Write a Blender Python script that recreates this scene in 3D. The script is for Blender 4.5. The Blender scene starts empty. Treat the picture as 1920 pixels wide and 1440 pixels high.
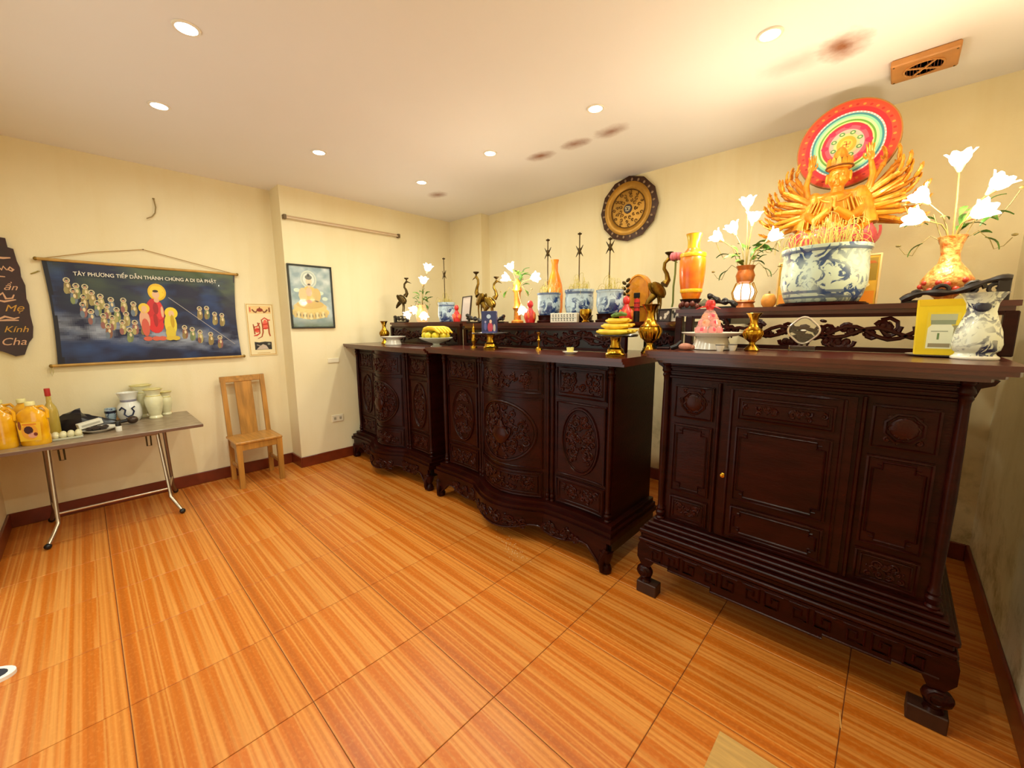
import bpy, math, random
from mathutils import Vector, Matrix
S = bpy.context.scene
COL = S.collection
PI = math.pi
sin, cos = math.sin, math.cos

# ------------------------------------------------------------------ camera, world, exposure
def make_camera():
    yaw, pitch, roll, f = 0.7577, 0.1490, -0.0071, 755.0
    fw = Vector((-sin(yaw)*cos(pitch), cos(yaw)*cos(pitch), -sin(pitch)))
    rt = Vector((cos(yaw), sin(yaw), 0)); up = rt.cross(fw)
    r = rt*cos(roll) + up*sin(roll); u = -rt*sin(roll) + up*cos(roll)
    cd = bpy.data.cameras.new('camera'); cd.sensor_width = 36.0; cd.lens = f/1920*36.0
    cd.clip_start = 0.02
    o = bpy.data.objects.new('camera', cd); COL.objects.link(o)
    m = Matrix((r, u, -fw)).transposed().to_4x4(); m.translation = (0, 0, 1.48)
    o.matrix_world = m
    S.camera = o
make_camera()
W = bpy.data.worlds.new('world'); S.world = W; W.use_nodes = True
W.node_tree.nodes['Background'].inputs[0].default_value = (0.95, 1.0, 0.90, 1)
W.node_tree.nodes['Background'].inputs[1].default_value = 1.4
S.view_settings.view_transform = 'Standard'; S.view_settings.look = 'None'
S.view_settings.gamma = 1.0; S.view_settings.use_curve_mapping = False
S.view_settings.exposure = 0.15  # stops
DOWN_W = 6.6      # watts of each ceiling downlight
LAMP_W = 9.0       # watts of each flower lamp

# ------------------------------------------------------------------ colours and materials
def hx(h):
    h = h.lstrip('#'); out = []
    for i in (0, 2, 4):
        c = int(h[i:i+2], 16)/255
        out.append(c/12.92 if c <= .04045 else ((c+.055)/1.055)**2.4)
    return tuple(out) + (1.0,)
MATS = {}
def new_mat(name):
    m = bpy.data.materials.new(name); m.use_nodes = True
    MATS[name] = m
    return m, m.node_tree.nodes, m.node_tree.links, m.node_tree.nodes['Principled BSDF']
def mat(name, col, rough=.5, metal=0.0, var=0.0, vscale=8.0, bump=0.0, bscale=60.0, coat=0.0, emit=None, estr=0.0, trans=0.0, stretch=(1,1,1), col2=None, alpha=1.0, sss=0.0):
    if name in MATS: return MATS[name]
    m, N, L, b = new_mat(name)
    c = hx(col) if isinstance(col, str) else col
    b.inputs['Base Color'].default_value = c
    b.inputs['Roughness'].default_value = rough; b.inputs['Metallic'].default_value = metal
    b.inputs['Coat Weight'].default_value = coat; b.inputs['Coat Roughness'].default_value = .12
    b.inputs['Transmission Weight'].default_value = trans
    b.inputs['Alpha'].default_value = alpha
    if emit:
        b.inputs['Emission Color'].default_value = hx(emit); b.inputs['Emission Strength'].default_value = estr
    if var > 0 or bump > 0 or col2:
        tc = N.new('ShaderNodeTexCoord'); mp = N.new('ShaderNodeMapping'); mp.inputs['Scale'].default_value = stretch
        L.new(tc.outputs['Object'], mp.inputs[0])
    if var > 0 or col2:
        nz = N.new('ShaderNodeTexNoise'); nz.inputs['Scale'].default_value = vscale; nz.inputs['Detail'].default_value = 5
        L.new(mp.outputs[0], nz.inputs['Vector'])
        rp = N.new('ShaderNodeValToRGB')
        c2 = hx(col2) if col2 else tuple(max(0, x*(1-var)) for x in c[:3]) + (1,)
        rp.color_ramp.elements[0].position = .32; rp.color_ramp.elements[1].position = .68
        rp.color_ramp.elements[0].color = c2; rp.color_ramp.elements[1].color = c
        L.new(nz.outputs[0], rp.inputs[0]); L.new(rp.outputs[0], b.inputs['Base Color'])
    if bump > 0:
        n2 = N.new('ShaderNodeTexNoise'); n2.inputs['Scale'].default_value = bscale; n2.inputs['Detail'].default_value = 3
        L.new(mp.outputs[0], n2.inputs['Vector'])
        bp = N.new('ShaderNodeBump'); bp.inputs['Strength'].default_value = bump; bp.inputs['Distance'].default_value = .01
        L.new(n2.outputs[0], bp.inputs['Height']); L.new(bp.outputs[0], b.inputs['Normal'])
    return m
def print_mat(name, rough=.5, coat=0.0, metal=0.0):
    if name in MATS: return MATS[name]
    m, N, L, b = new_mat(name)
    at = N.new('ShaderNodeAttribute'); at.attribute_name = 'Col'
    L.new(at.outputs['Color'], b.inputs['Base Color'])
    b.inputs['Roughness'].default_value = rough; b.inputs['Coat Weight'].default_value = coat; b.inputs['Metallic'].default_value = metal
    return m
def mathn(N, L, op, a, b=None, clamp=False):
    n = N.new('ShaderNodeMath'); n.operation = op; n.use_clamp = clamp
    for i, v in enumerate((a, b)):
        if v is None: continue
        if isinstance(v, (int, float)): n.inputs[i].default_value = v
        else: L.new(v, n.inputs[i])
    return n.outputs[0]
def mixn(N, L, fac, a, b):
    n = N.new('ShaderNodeMix'); n.data_type = 'RGBA'
    if isinstance(fac, float): n.inputs[0].default_value = fac
    else: L.new(fac, n.inputs[0])
    for i, v in ((6, a), (7, b)):
        if isinstance(v, tuple): n.inputs[i].default_value = v
        else: L.new(v, n.inputs[i])
    return n.outputs[2]

def noise(N, L, vec, scale, detail=4, rough=.5, dist=0.0):
    n = N.new('ShaderNodeTexNoise'); n.inputs['Scale'].default_value = scale; n.inputs['Detail'].default_value = detail
    n.inputs['Roughness'].default_value = rough; n.inputs['Distortion'].default_value = dist
    L.new(vec, n.inputs['Vector']); return n.outputs[0]
def ramp(N, L, v, stops):
    r = N.new('ShaderNodeValToRGB'); e = r.color_ramp.elements
    e[0].position, e[0].color = stops[0]; e[1].position, e[1].color = stops[-1]
    for p, c in stops[1:-1]:
        k = e.new(p); k.color = c
    L.new(v, r.inputs[0]); return r.outputs[0]
def mapping(N, L, vec, scale=(1,1,1), loc=(0,0,0)):
    m = N.new('ShaderNodeMapping'); m.inputs['Scale'].default_value = scale; m.inputs['Location'].default_value = loc
    L.new(vec, m.inputs[0]); return m.outputs[0]
BW = ((0,0,0,1), (1,1,1,1))

def wall_mat(name, base, stain, amount, low_tint=None):
    m, N, L, b = new_mat(name)
    tc = N.new('ShaderNodeTexCoord').outputs['Object']
    n1 = noise(N, L, tc, 1.3, 6, .6); n2 = noise(N, L, mapping(N, L, tc, (9, 9, .8)), 1.0, 5)
    f = mathn(N, L, 'MULTIPLY', ramp(N, L, n1, [(.4, BW[0]), (.75, BW[1])]), amount)
    c = mixn(N, L, f, hx(base), hx(stain))
    f2 = mathn(N, L, 'MULTIPLY', ramp(N, L, n2, [(.5, BW[0]), (.8, BW[1])]), amount*.7)
    c = mixn(N, L, f2, c, hx(stain))
    if low_tint:  # blotchy second tint, stronger towards the floor
        n3 = noise(N, L, tc, 6.0, 8, .7)
        sx = N.new('ShaderNodeSeparateXYZ'); L.new(tc, sx.inputs[0])
        low = mathn(N, L, 'SUBTRACT', 1.0, mathn(N, L, 'MULTIPLY', sx.outputs[2], 1.1), True)
        f3 = mathn(N, L, 'MULTIPLY', ramp(N, L, n3, [(.48, BW[0]), (.66, BW[1])]), low)
        c = mixn(N, L, f3, c, hx(low_tint))
    L.new(c, b.inputs['Base Color']); b.inputs['Roughness'].default_value = .75
    bp = N.new('ShaderNodeBump'); bp.inputs['Strength'].default_value = .06; bp.inputs['Distance'].default_value = .01
    L.new(noise(N, L, tc, 90, 3), bp.inputs['Height']); L.new(bp.outputs[0], b.inputs['Normal'])
    return m
M_WALL = wall_mat('cream_wall_paint', '#f0e2bc', '#e4d09a', .45)
M_WALLR = wall_mat('stained_wall_paint', '#f0e6c6', '#c4b27c', .6, '#9a8a48')
M_WALLB = wall_mat('altar_wall_paint', '#f0e2ba', '#e0ca90', .5, '#8a7a20')

def ceiling_mat():
    m, N, L, b = new_mat('ceiling_paint')
    tc = N.new('ShaderNodeTexCoord').outputs['Object']
    c = mixn(N, L, mathn(N, L, 'MULTIPLY', noise(N, L, tc, 1.5, 5), .35), hx('#f2eeec'), hx('#e6dccf'))
    nz = noise(N, L, tc, 9, 5, .6)
    sx = N.new('ShaderNodeSeparateXYZ'); L.new(tc, sx.inputs[0])
    for (x, y, rx, ry, a) in [(-2.19,2.67,.15,.085,.8),(-1.87,2.68,.14,.085,.85),(-1.575,2.69,.15,.09,.75),(-3.57,2.68,.13,.10,.7),(-.315,2.70,.12,.15,.95),(-.50,2.68,.22,.13,.28)]:
        dx = mathn(N, L, 'DIVIDE', mathn(N, L, 'SUBTRACT', sx.outputs[0], x), rx)
        dy = mathn(N, L, 'DIVIDE', mathn(N, L, 'SUBTRACT', sx.outputs[1], y), ry)
        d = mathn(N, L, 'SQRT', mathn(N, L, 'ADD', mathn(N, L, 'MULTIPLY', dx, dx), mathn(N, L, 'MULTIPLY', dy, dy)))
        d = mathn(N, L, 'ADD', d, mathn(N, L, 'MULTIPLY', mathn(N, L, 'SUBTRACT', nz, .5), .9))
        f = mathn(N, L, 'MULTIPLY', mathn(N, L, 'SUBTRACT', 1.0, d, True), a*1.15, True)
        c = mixn(N, L, f, c, hx('#8a4a12'))
    L.new(c, b.inputs['Base Color']); b.inputs['Roughness'].default_value = .8
    return m

def floor_mat():
    m, N, L, b = new_mat('wood_print_tile')
    tc = N.new('ShaderNodeTexCoord').outputs['Object']
    a = noise(N, L, mapping(N, L, tc, (.12, 13, 1), (3.1, 1.7, 0)), 1.0, 2.5, .45)
    fine = noise(N, L, mapping(N, L, tc, (.7, 70, 1)), 1.0, 4, .6)
    spk = noise(N, L, mapping(N, L, tc, (60, 90, 1)), 1.0, 3)
    c = ramp(N, L, a, [(.28, hx('#a85410')), (.40, hx('#bf6416')), (.47, hx('#c66a18')), (.52, hx('#dc9446')), (.56, hx('#c26618')), (.63, hx('#d88c3c')), (.68, hx('#bf6416')), (.78, hx('#ae5812'))])
    c = mixn(N, L, mathn(N, L, 'MULTIPLY', ramp(N, L, fine, [(.45, BW[0]), (.7, BW[1])]), .38), c, hx('#96500f'))
    c = mixn(N, L, mathn(N, L, 'MULTIPLY', ramp(N, L, spk, [(.5, BW[0]), (.7, BW[1])]), .22), c, hx('#e6a050'))
    oi = N.new('ShaderNodeObjectInfo')
    hs = N.new('ShaderNodeHueSaturation'); L.new(c, hs.inputs['Color'])
    L.new(mathn(N, L, 'ADD', .97, mathn(N, L, 'MULTIPLY', oi.outputs['Random'], .05)), hs.inputs['Value'])
    L.new(hs.outputs[0], b.inputs['Base Color'])
    b.inputs['Roughness'].default_value = .33; b.inputs['Specular IOR Level'].default_value = .4
    return m
M_TILE = floor_mat(); M_CEIL = ceiling_mat()

def porcelain(name, white, blue, scale, lo=.52, hi=.58, bands=(), coat=.6):
    m, N, L, b = new_mat(name)
    tc = N.new('ShaderNodeTexCoord').outputs['Object']
    n = noise(N, L, tc, scale, 3, .55, 1.6); n2 = noise(N, L, tc, scale*.45, 2)
    f = mathn(N, L, 'MULTIPLY', ramp(N, L, n, [(lo, BW[0]), (hi, BW[1])]), ramp(N, L, n2, [(.38, (.25,.25,.25,1)), (.6, BW[1])]))
    sx = N.new('ShaderNodeSeparateXYZ'); L.new(tc, sx.inputs[0])
    for z0, z1 in bands:
        s = mathn(N, L, 'MULTIPLY', mathn(N, L, 'GREATER_THAN', sx.outputs[2], z0), mathn(N, L, 'LESS_THAN', sx.outputs[2], z1))
        f = mathn(N, L, 'MAXIMUM', f, mathn(N, L, 'MULTIPLY', s, .8))
    L.new(mixn(N, L, f, hx(white), hx(blue)), b.inputs['Base Color'])
    b.inputs['Roughness'].default_value = .25; b.inputs['Coat Weight'].default_value = coat
    return m
M_PORC = porcelain('blue_white_porcelain', '#bcd2e0', '#1e3a74', 22, .47, .53, ((.0,.012),(.15,.165)))
M_PORCBIG = porcelain('blue_white_dragon_porcelain', '#c6d6c4', '#2c4878', 17, .50, .55, ((.02,.03),(.045,.058),(.243,.256)))
M_PORCV = porcelain('blue_white_vase_porcelain', '#e2e6d4', '#232c56', 26, .50, .56)
M_LACQ = mat('dark_lacquered_wood', '#300b06', .30, 0, .5, 5, .10, 40, .0, stretch=(1,1,4))
M_LACQ2 = mat('carved_lacquered_wood', '#360f08', .28, 0, .4, 14, .12, 120, .05)
M_LACQT = mat('altar_top_wood', '#521a0e', .28, 0, .4, 4, .04, 60, .3, stretch=(1,8,1))
for _m in (M_LACQ, M_LACQ2): _m.node_tree.nodes['Principled BSDF'].inputs['Specular IOR Level'].default_value = .16
M_BLACKW = mat('blackish_wood', '#140504', .38, 0, .4, 6, .08, 50, .05)
M_GOLD = mat('gilt_orange_lacquer', '#e6a028', .34, .25, .45, 22, .15, 90, .2, col2='#c4700f')
M_BRASS = mat('polished_brass', '#c99a2e', .22, 1.0, .3, 25)
M_BRONZE = mat('aged_bronze', '#8a6a24', .34, .9, .5, 30, .1, 120)
M_DARKBR = mat('dark_bronze', '#4c3a18', .4, .8, .4, 30)
M_WHITE = mat('white_ceramic', '#eee8da', .25, coat=.5)
M_CREAM = mat('cream_ceramic', '#e9e3b8', .3, coat=.4, var=.12, vscale=20)
M_RED = mat('red_wrap', '#d81f1c', .4, coat=.3, var=.35, vscale=40)
M_REDGOLD = mat('red_gold_paper', '#d42222', .4, var=.3, vscale=35, col2='#e07f2a')
M_BLACK = mat('black_plastic', '#14100f', .4)
M_CHROME = mat('steel_tube', '#c8b8a2', .25, .9)
M_BASEB = mat('red_brown_skirting', '#7a2d12', .35, var=.35, vscale=9, coat=.15)
M_GROUT = mat('grout', '#6e3c18', .8)
M_CHAIR = mat('varnished_pine', '#c68a3a', .4, var=.45, vscale=4, coat=.2, stretch=(6,6,.6))
M_CHAIRS = mat('varnished_pine_seat', '#c88c3c', .4, var=.4, vscale=4, coat=.2, stretch=(8,.7,6))
M_LEAF = mat('green_leaf', '#4d7a2c', .45, var=.35, vscale=30)
M_STEM = mat('thin_stem', '#7b6a34', .5)
M_PETAL = mat('lit_glass_petal', '#ffffff', .3, emit='#fff3e2', estr=2.6)
M_BULB = mat('lamp_bulb', '#ffffff', .3, emit='#fff4e0', estr=28)
M_DLC = mat('downlight_lens_cool', '#ffffff', .3, emit='#f2fbff', estr=14)
M_DLW = mat('downlight_lens_warm', '#ffffff', .3, emit='#fff6d6', estr=14)
M_INC = mat('incense_stick', '#cdbb5a', .7, var=.3, vscale=60)
M_INCR = mat('incense_root', '#8c5f2a', .7)
M_GLASS = mat('clear_glass', '#f4f6f2', .05, trans=1.0)

# ------------------------------------------------------------------ mesh helpers
class MB:
    def __init__(s): s.v = []; s.f = []; s.c = []
    def add(s, vs, fs, col=None):
        o = len(s.v); s.v += [tuple(p) for p in vs]
        for f in fs: s.f.append(tuple(i+o for i in f)); s.c.append(col)
        return s
    def box(s, x0, x1, y0, y1, z0, z1, col=None):
        return s.add([(x0,y0,z0),(x1,y0,z0),(x1,y1,z0),(x0,y1,z0),(x0,y0,z1),(x1,y0,z1),(x1,y1,z1),(x0,y1,z1)],
                     [(3,2,1,0),(4,5,6,7),(0,1,5,4),(1,2,6,5),(2,3,7,6),(3,0,4,7)], col)
    def cbox(s, x0, x1, y0, y1, z0, z1, b=.006):
        'box with chamfered edges'
        def ring(i, z): return [(x0+i,y0+b,z),(x0+b,y0+i,z),(x1-b,y0+i,z),(x1-i,y0+b,z),(x1-i,y1-b,z),(x1-b,y1-i,z),(x0+b,y1-i,z),(x0+i,y1-b,z)]
        rs = [ring(b, z0), ring(0, z0+b), ring(0, z1-b), ring(b, z1)]
        vs = sum(rs, []); fs = [tuple(range(7,-1,-1)), tuple(range(24,32))]
        for k in range(3):
            for i in range(8): j = (i+1) % 8; fs.append((k*8+i, k*8+j, k*8+8+j, k*8+8+i))
        return s.add(vs, fs)
    def lathe(s, prof, n=24, c=(0,0,0), sx=1, sy=1, col=None, a0=0.0):
        vs = []; fs = []; m = len(prof)
        for r, z in prof:
            for i in range(n):
                a = 2*PI*i/n + a0; vs.append((c[0]+r*cos(a)*sx, c[1]+r*sin(a)*sy, c[2]+z))
        for k in range(m-1):
            for i in range(n): j = (i+1) % n; fs.append((k*n+i, k*n+j, (k+1)*n+j, (k+1)*n+i))
        if prof[0][0] > 1e-5: fs.append(tuple(range(n-1,-1,-1)))
        if prof[-1][0] > 1e-5: fs.append(tuple((m-1)*n+i for i in range(n)))
        return s.add(vs, fs, col)
    def ell(s, c, r, n=14, m=8, col=None, rot=None):
        vs = []; fs = []
        if isinstance(r, (int, float)): r = (r, r, r)
        pts = []
        for k in range(m+1):
            t = PI*k/m
            for i in range(n):
                a = 2*PI*i/n; pts.append(Vector((r[0]*sin(t)*cos(a), r[1]*sin(t)*sin(a), -r[2]*cos(t))))
        if rot is not None: pts = [rot @ p for p in pts]
        vs = [(p.x+c[0], p.y+c[1], p.z+c[2]) for p in pts]
        for k in range(m):
            for i in range(n): j = (i+1) % n; fs.append((k*n+i, k*n+j, (k+1)*n+j, (k+1)*n+i))
        return s.add(vs, fs, col)
    def tube(s, pts, r, n=8, closed=False, col=None, flat=1.0):
        P = [Vector(p) for p in pts]; m = len(P)
        R = r if isinstance(r, (list, tuple)) else [r]*m
        vs = []; fs = []; prev = None
        for k in range(m):
            if closed: t = P[(k+1) % m]-P[k-1]
            else: t = P[min(k+1, m-1)]-P[max(k-1, 0)]
            if t.length < 1e-9: t = Vector((0,0,1))
            t.normalize()
            if prev is None:
                h = Vector((0,1,0)) if abs(t.y) < .9 else Vector((1,0,0))
                a = t.cross(h).normalized()
            else:
                a = prev - t*prev.dot(t)
                a = a.normalized() if a.length > 1e-6 else t.orthogonal().normalized()
            prev = a; b = t.cross(a)
            for i in range(n):
                g = 2*PI*i/n; q = P[k] + (a*cos(g) + b*sin(g)*flat)*R[k]; vs.append(tuple(q))
        for k in range(m if closed else m-1):
            k2 = (k+1) % m
            for i in range(n): j = (i+1) % n; fs.append((k*n+i, k*n+j, k2*n+j, k2*n+i))
        if not closed: fs += [tuple(range(n-1,-1,-1)), tuple((m-1)*n+i for i in range(n))]
        return s.add(vs, fs, col)
    def prism(s, out, d0, d1, axis='y', col=None):
        'outline in (x,z) for axis y, (x,y) for z, (y,z) for x, extruded d0..d1'
        def P(a, b, d): return (a, d, b) if axis == 'y' else ((a, b, d) if axis == 'z' else (d, a, b))
        n = len(out); vs = [P(a, b, d0) for a, b in out] + [P(a, b, d1) for a, b in out]
        fs = [tuple(range(n)), tuple(range(2*n-1, n-1, -1))] + [(i, i+n, (i+1) % n+n, (i+1) % n) for i in range(n)]
        return s.add(vs, fs, col)
    def poly(s, pts, y=0.0, col=None): return s.add([(a, y, b) for a, b in pts], [tuple(range(len(pts)))], col)
    def disc(s, cx, cz, rx, rz=None, y=0.0, col=None, n=14):
        rz = rx if rz is None else rz
        return s.poly([(cx+rx*cos(2*PI*i/n), cz+rz*sin(2*PI*i/n)) for i in range(n)], y, col)
    def stroke(s, pts, w, y=0.0, col=None):
        'flat brush stroke in the x-z plane'
        m = len(pts); R = w if isinstance(w, (list, tuple)) else [w]*m; a = []; b = []
        for k in range(m):
            p, q = pts[max(k-1, 0)], pts[min(k+1, m-1)]; dx, dz = q[0]-p[0], q[1]-p[1]; l = math.hypot(dx, dz) or 1
            nx, nz = -dz/l*R[k]/2, dx/l*R[k]/2
            a.append((pts[k][0]+nx, y, pts[k][1]+nz)); b.append((pts[k][0]-nx, y, pts[k][1]-nz))
        return s.add(a+b, [(k, k+1, m+k+1, m+k) for k in range(m-1)], col)
    def xf(s, M):
        s.v = [tuple(M @ Vector(p)) for p in s.v]; return s
    def mesh(s, name, m, smooth=True, ang=40):
        me = bpy.data.meshes.new(name); me.from_pydata(s.v, [], s.f); me.update()
        if any(c is not None for c in s.c):
            ca = me.color_attributes.new('Col', 'FLOAT_COLOR', 'CORNER'); i = 0; buf = []
            for p in me.polygons:
                c = s.c[p.index] or (1,1,1,1)
                c = hx(c) if isinstance(c, str) else c
                buf += list(c)*p.loop_total
            ca.data.foreach_set('color', buf)
        if m: me.materials.append(m)
        if smooth:
            me.polygons.foreach_set('use_smooth', [True]*len(me.polygons))
            me.set_sharp_from_angle(angle=math.radians(ang))
        return me
    def build(s, name, m, parent=None, smooth=True, ang=40, fix=True):
        if fix and not any(c is not None for c in s.c): s.fixn()
        o = bpy.data.objects.new(name, s.mesh(name, m, smooth, ang)); COL.objects.link(o)
        if parent: o.parent = parent
        return o
    def fixn(s): pass
def tag(o, label=None, cat=None, group=None, kind=None):
    if label: o['label'] = label
    if cat: o['category'] = cat
    if group: o['group'] = group
    if kind: o['kind'] = kind
    return o
def thing(name, label, cat, loc=(0,0,0), rz=0.0, group=None):
    o = bpy.data.objects.new(name, None); COL.objects.link(o); o.empty_display_size = .05
    o.location = loc; o.rotation_euler = (0, 0, rz)
    return tag(o, label, cat, group)
def put(o, loc=(0,0,0), rz=0.0):
    o.location = loc; o.rotation_euler = (0, 0, rz); return o
def inst(src, name, parent, loc=(0,0,0), rot=(0,0,0), sc=(1,1,1)):
    o = bpy.data.objects.new(name, src.data if hasattr(src, 'data') else src); COL.objects.link(o)
    if parent: o.parent = parent
    o.location = loc; o.rotation_euler = rot; o.scale = sc if isinstance(sc, (tuple, list)) else (sc,)*3
    return o
def text_part(body, size, m, parent, loc, rot=(PI/2,0,0), ext=.0008, name='lettering', shear=0.0, width=None, align='LEFT', bold=0.0):
    cu = bpy.data.curves.new('txt', 'FONT'); cu.body = body; cu.size = size; cu.extrude = ext; cu.shear = shear; cu.offset = bold; cu.resolution_u = 3
    cu.align_x = align
    t = bpy.data.objects.new('txt', cu); COL.objects.link(t)
    bpy.context.view_layer.update()
    me = bpy.data.meshes.new_from_object(t.evaluated_get(bpy.context.evaluated_depsgraph_get()))
    COL.objects.unlink(t); bpy.data.objects.remove(t)
    me.materials.clear(); me.materials.append(m)
    o = bpy.data.objects.new(name, me); COL.objects.link(o)
    if width:
        xs = [v.co.x for v in me.vertices]; k = width/(max(xs)-min(xs)); o.scale = (k, 1, 1)
    o.parent = parent; o.location = loc; o.rotation_euler = rot
    return o
def point_light(parent, loc, watts, col, size=.04):
    l = bpy.data.lights.new('bulb_light', 'POINT'); l.energy = watts; l.color = col; l.shadow_soft_size = size
    o = bpy.data.objects.new('bulb_light', l); COL.objects.link(o); o.parent = parent; o.location = loc
    return o
def spiral(cx, cz, R, turns, a0, sgn=1, n=14, k=.12):
    return [(cx+(R*(1-i/(n-1)*(1-k)))*cos(a0+sgn*turns*2*PI*i/(n-1)), cz+(R*(1-i/(n-1)*(1-k)))*sin(a0+sgn*turns*2*PI*i/(n-1))) for i in range(n)]

# ------------------------------------------------------------------ the room
H = 2.80
XL, XP, XR, YN, YB = -4.65, -4.39, 0.46, -0.535, 3.605
def struct(o, label):
    tag(o, label, None, None, 'structure'); return o
fl = MB().box(XL-.1, XR+.1, YN-.1, YB+.1, -.06, -.003).build('floor', M_GROUT, None, False)
struct(fl, 'orange wood-print tiled floor')
xs = [XR] + [-.006-.511*k for k in range(0, 10)] + [XL]
ys = [YN] + [-.037+.503*k for k in range(0, 8)] + [YB]
shared = {}
def tile_mesh(w, d):
    k = (round(w, 3), round(d, 3))
    if k not in shared:
        g = .0014; b = .0016
        a = (-w/2+g, w/2-g, -d/2+g, d/2-g)
        vs = [(a[0],a[2],-.012),(a[1],a[2],-.012),(a[1],a[3],-.012),(a[0],a[3],-.012),
              (a[0],a[2],-b),(a[1],a[2],-b),(a[1],a[3],-b),(a[0],a[3],-b),
              (a[0]+b,a[2]+b,0),(a[1]-b,a[2]+b,0),(a[1]-b,a[3]-b,0),(a[0]+b,a[3]-b,0)]
        fs = [(8,9,10,11)] + [(i, (i+1) % 4, 4+(i+1) % 4, 4+i) for i in range(4)] + [(4+i, 4+(i+1) % 4, 8+(i+1) % 4, 8+i) for i in range(4)]
        shared[k] = MB().add(vs, fs).mesh('tile', M_TILE, False)
    return shared[k]
for i in range(len(xs)-1):
    for j in range(len(ys)-1):
        w, d = xs[i]-xs[i+1], ys[j+1]-ys[j]
        if w < .02 or d < .02: continue
        inst(tile_mesh(w, d), 'tile', fl, ((xs[i]+xs[i+1])/2, (ys[j]+ys[j+1])/2, 0))
struct(MB().box(XL-.1, XR+.1, YN-.1, YB+.1, H, H+.08).build('ceiling', M_CEIL, None, False), 'peach-white ceiling with brown smoke stains')
struct(MB().box(XL-.12, XL, YN-.1, 1.43, 0, H).build('wall_left', M_WALL, None, False), 'cream wall behind the banner and folding table')
struct(MB().box(XL-.12, XP, 1.43, YB+.1, 0, H).build('wall_left_projecting', M_WALL, None, False), 'cream wall section standing proud with framed picture')
struct(MB().box(XP, XR+.12, YB, YB+.12, 0, H).build('wall_back', M_WALLB, None, False), 'cream wall behind the altars')
struct(MB().box(XP, -3.78, 3.47, YB, 0, H).build('wall_back_column', M_WALL, None, False), 'boxed column in the far corner')
struct(MB().box(XR, XR+.12, YN-.1, YB, 0, H).build('wall_right', M_WALLR, None, False), 'water-stained grey-cream wall on the right')
# near wall with an unseen doorway, added and placed for soft fill daylight
struct(MB().box(XL, -3.55, YN-.12, YN, 0, H).box(-1.55, XR, YN-.12, YN, 0, H).box(-3.55, -1.55, YN-.12, YN, 2.2, H).build('wall_near', M_WALL, None, False), 'cream near wall with unseen doorway added for daylight')
bt, bh = .014, .11
def skirting(name, *a):
    struct(MB().cbox(*a, 0, bh, .004).build(name, M_BASEB, None, False), 'red-brown tile skirting')
skirting('baseboard_left', XL, XL+bt, YN, 1.43-bt)
skirting('baseboard_left_return', XL, XP+bt, 1.43-bt, 1.43)
skirting('baseboard_left_projecting', XP, XP+bt, 1.43, 3.47)
skirting('baseboard_column', XP+bt, -3.78+bt, 3.47-bt, 3.47)
skirting('baseboard_back', -3.78, XR-bt, YB-bt, YB)
skirting('baseboard_right', XR-bt, XR, YN, YB)
skirting('baseboard_near', XL+bt, -3.55, YN, YN+bt)
skirting('baseboard_near_right', -1.55, XR-bt, YN, YN+bt)

# ------------------------------------------------------------------ ceiling downlights
def downlight(x, y, cool, label):
    t = thing('recessed_downlight', label, 'downlight', (x, y, H), 0, 'recessed ceiling downlights')
    MB().lathe([(.040,-.001),(.042,-.006),(.052,-.007),(.055,-.001)], 28).build('trim_ring', mat('downlight_trim', '#efe6d6', .4), t)
    MB().lathe([(.0,-.0045),(.041,-.004),(.041,-.001)], 24).build('lens', M_DLC if cool else M_DLW, t)
    l = bpy.data.lights.new('downlight_beam', 'AREA'); l.shape = 'DISK'; l.size = .08; l.spread = math.radians(174); l.energy = DOWN_W*(1.15 if cool else 1.0)
    l.color = (.93, 1.0, .88) if cool else (.98, .97, .76)
    o = bpy.data.objects.new('downlight_beam', l); COL.objects.link(o); o.parent = t; o.location = (0, 0, -.012)
X4 = (-3.372, -2.44, -1.49, -.556); Y3 = (.474, 1.412, 2.348)
DL = {(0,0):('bright cool-white downlight above the blue banner and table',1),(1,0):('largest cool-white downlight glaring at top left of the ceiling',1),(0,1):('cool-white downlight between banner wall and far smoke stain',1),
      (0,2):('small warm downlight beside the farthest single smoke stain',0),(1,2):('warm downlight nearest the left one of three stains in a row',0),(2,2):('warm downlight above the round wall plate, near three stains',0),(3,2):('warm downlight beside the darkest stain and ceiling vent',0),
      (2,0):('downlight over the doorway side, out of view above the camera',1),(3,0):('downlight in the corner above the doorway',1),(3,1):('downlight along the right wall above the camera',0)}
for (i, j), (lab, cool) in DL.items(): downlight(X4[i], Y3[j], cool, lab)

# ceiling extractor vent
def ceiling_vent():
    t = thing('ceiling_vent', 'orange-brown boxed ceiling vent with round dark grille', 'vent', (-.025, 3.115, H))
    mo = mat('vent_plastic', '#c98a4a', .45, var=.2, vscale=10)
    MB().cbox(-.125,.125,-.105,.105,-.035,-.001,.006).build('housing', mo, t, False)
    MB().lathe([(.0,-.0365),(.072,-.0365)], 28, (0,0,0)).build('dark_opening', mat('vent_dark', '#3a1408', .7), t)
    MB().tube([(.075*cos(2*PI*i/28), .075*sin(2*PI*i/28), -.037) for i in range(28)], .005, 6, True).build('grille_ring', mo, t)
    for a in (.6, .6+PI/2):
        MB().tube([(-.074*cos(a), -.074*sin(a), -.040), (.074*cos(a), .074*sin(a), -.040)], .005, 6).build('grille_bar', mo, t)
    for k in range(-5, 6):
        if k == 0: continue
        x = k*.0125; y = math.sqrt(.074**2-x*x)
        MB().box(x-.0012, x+.0012, -y, y, -.0395, -.037).build('louvre', mat('vent_louvre', '#6a3016', .6), t, False)
    for sx in (-1, 1):
        for sy in (-1, 1): MB().ell((sx*.112, sy*.092, -.035), (.005,.005,.003), 8, 4).build('screw', M_DARKBR, t)
ceiling_vent()

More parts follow.
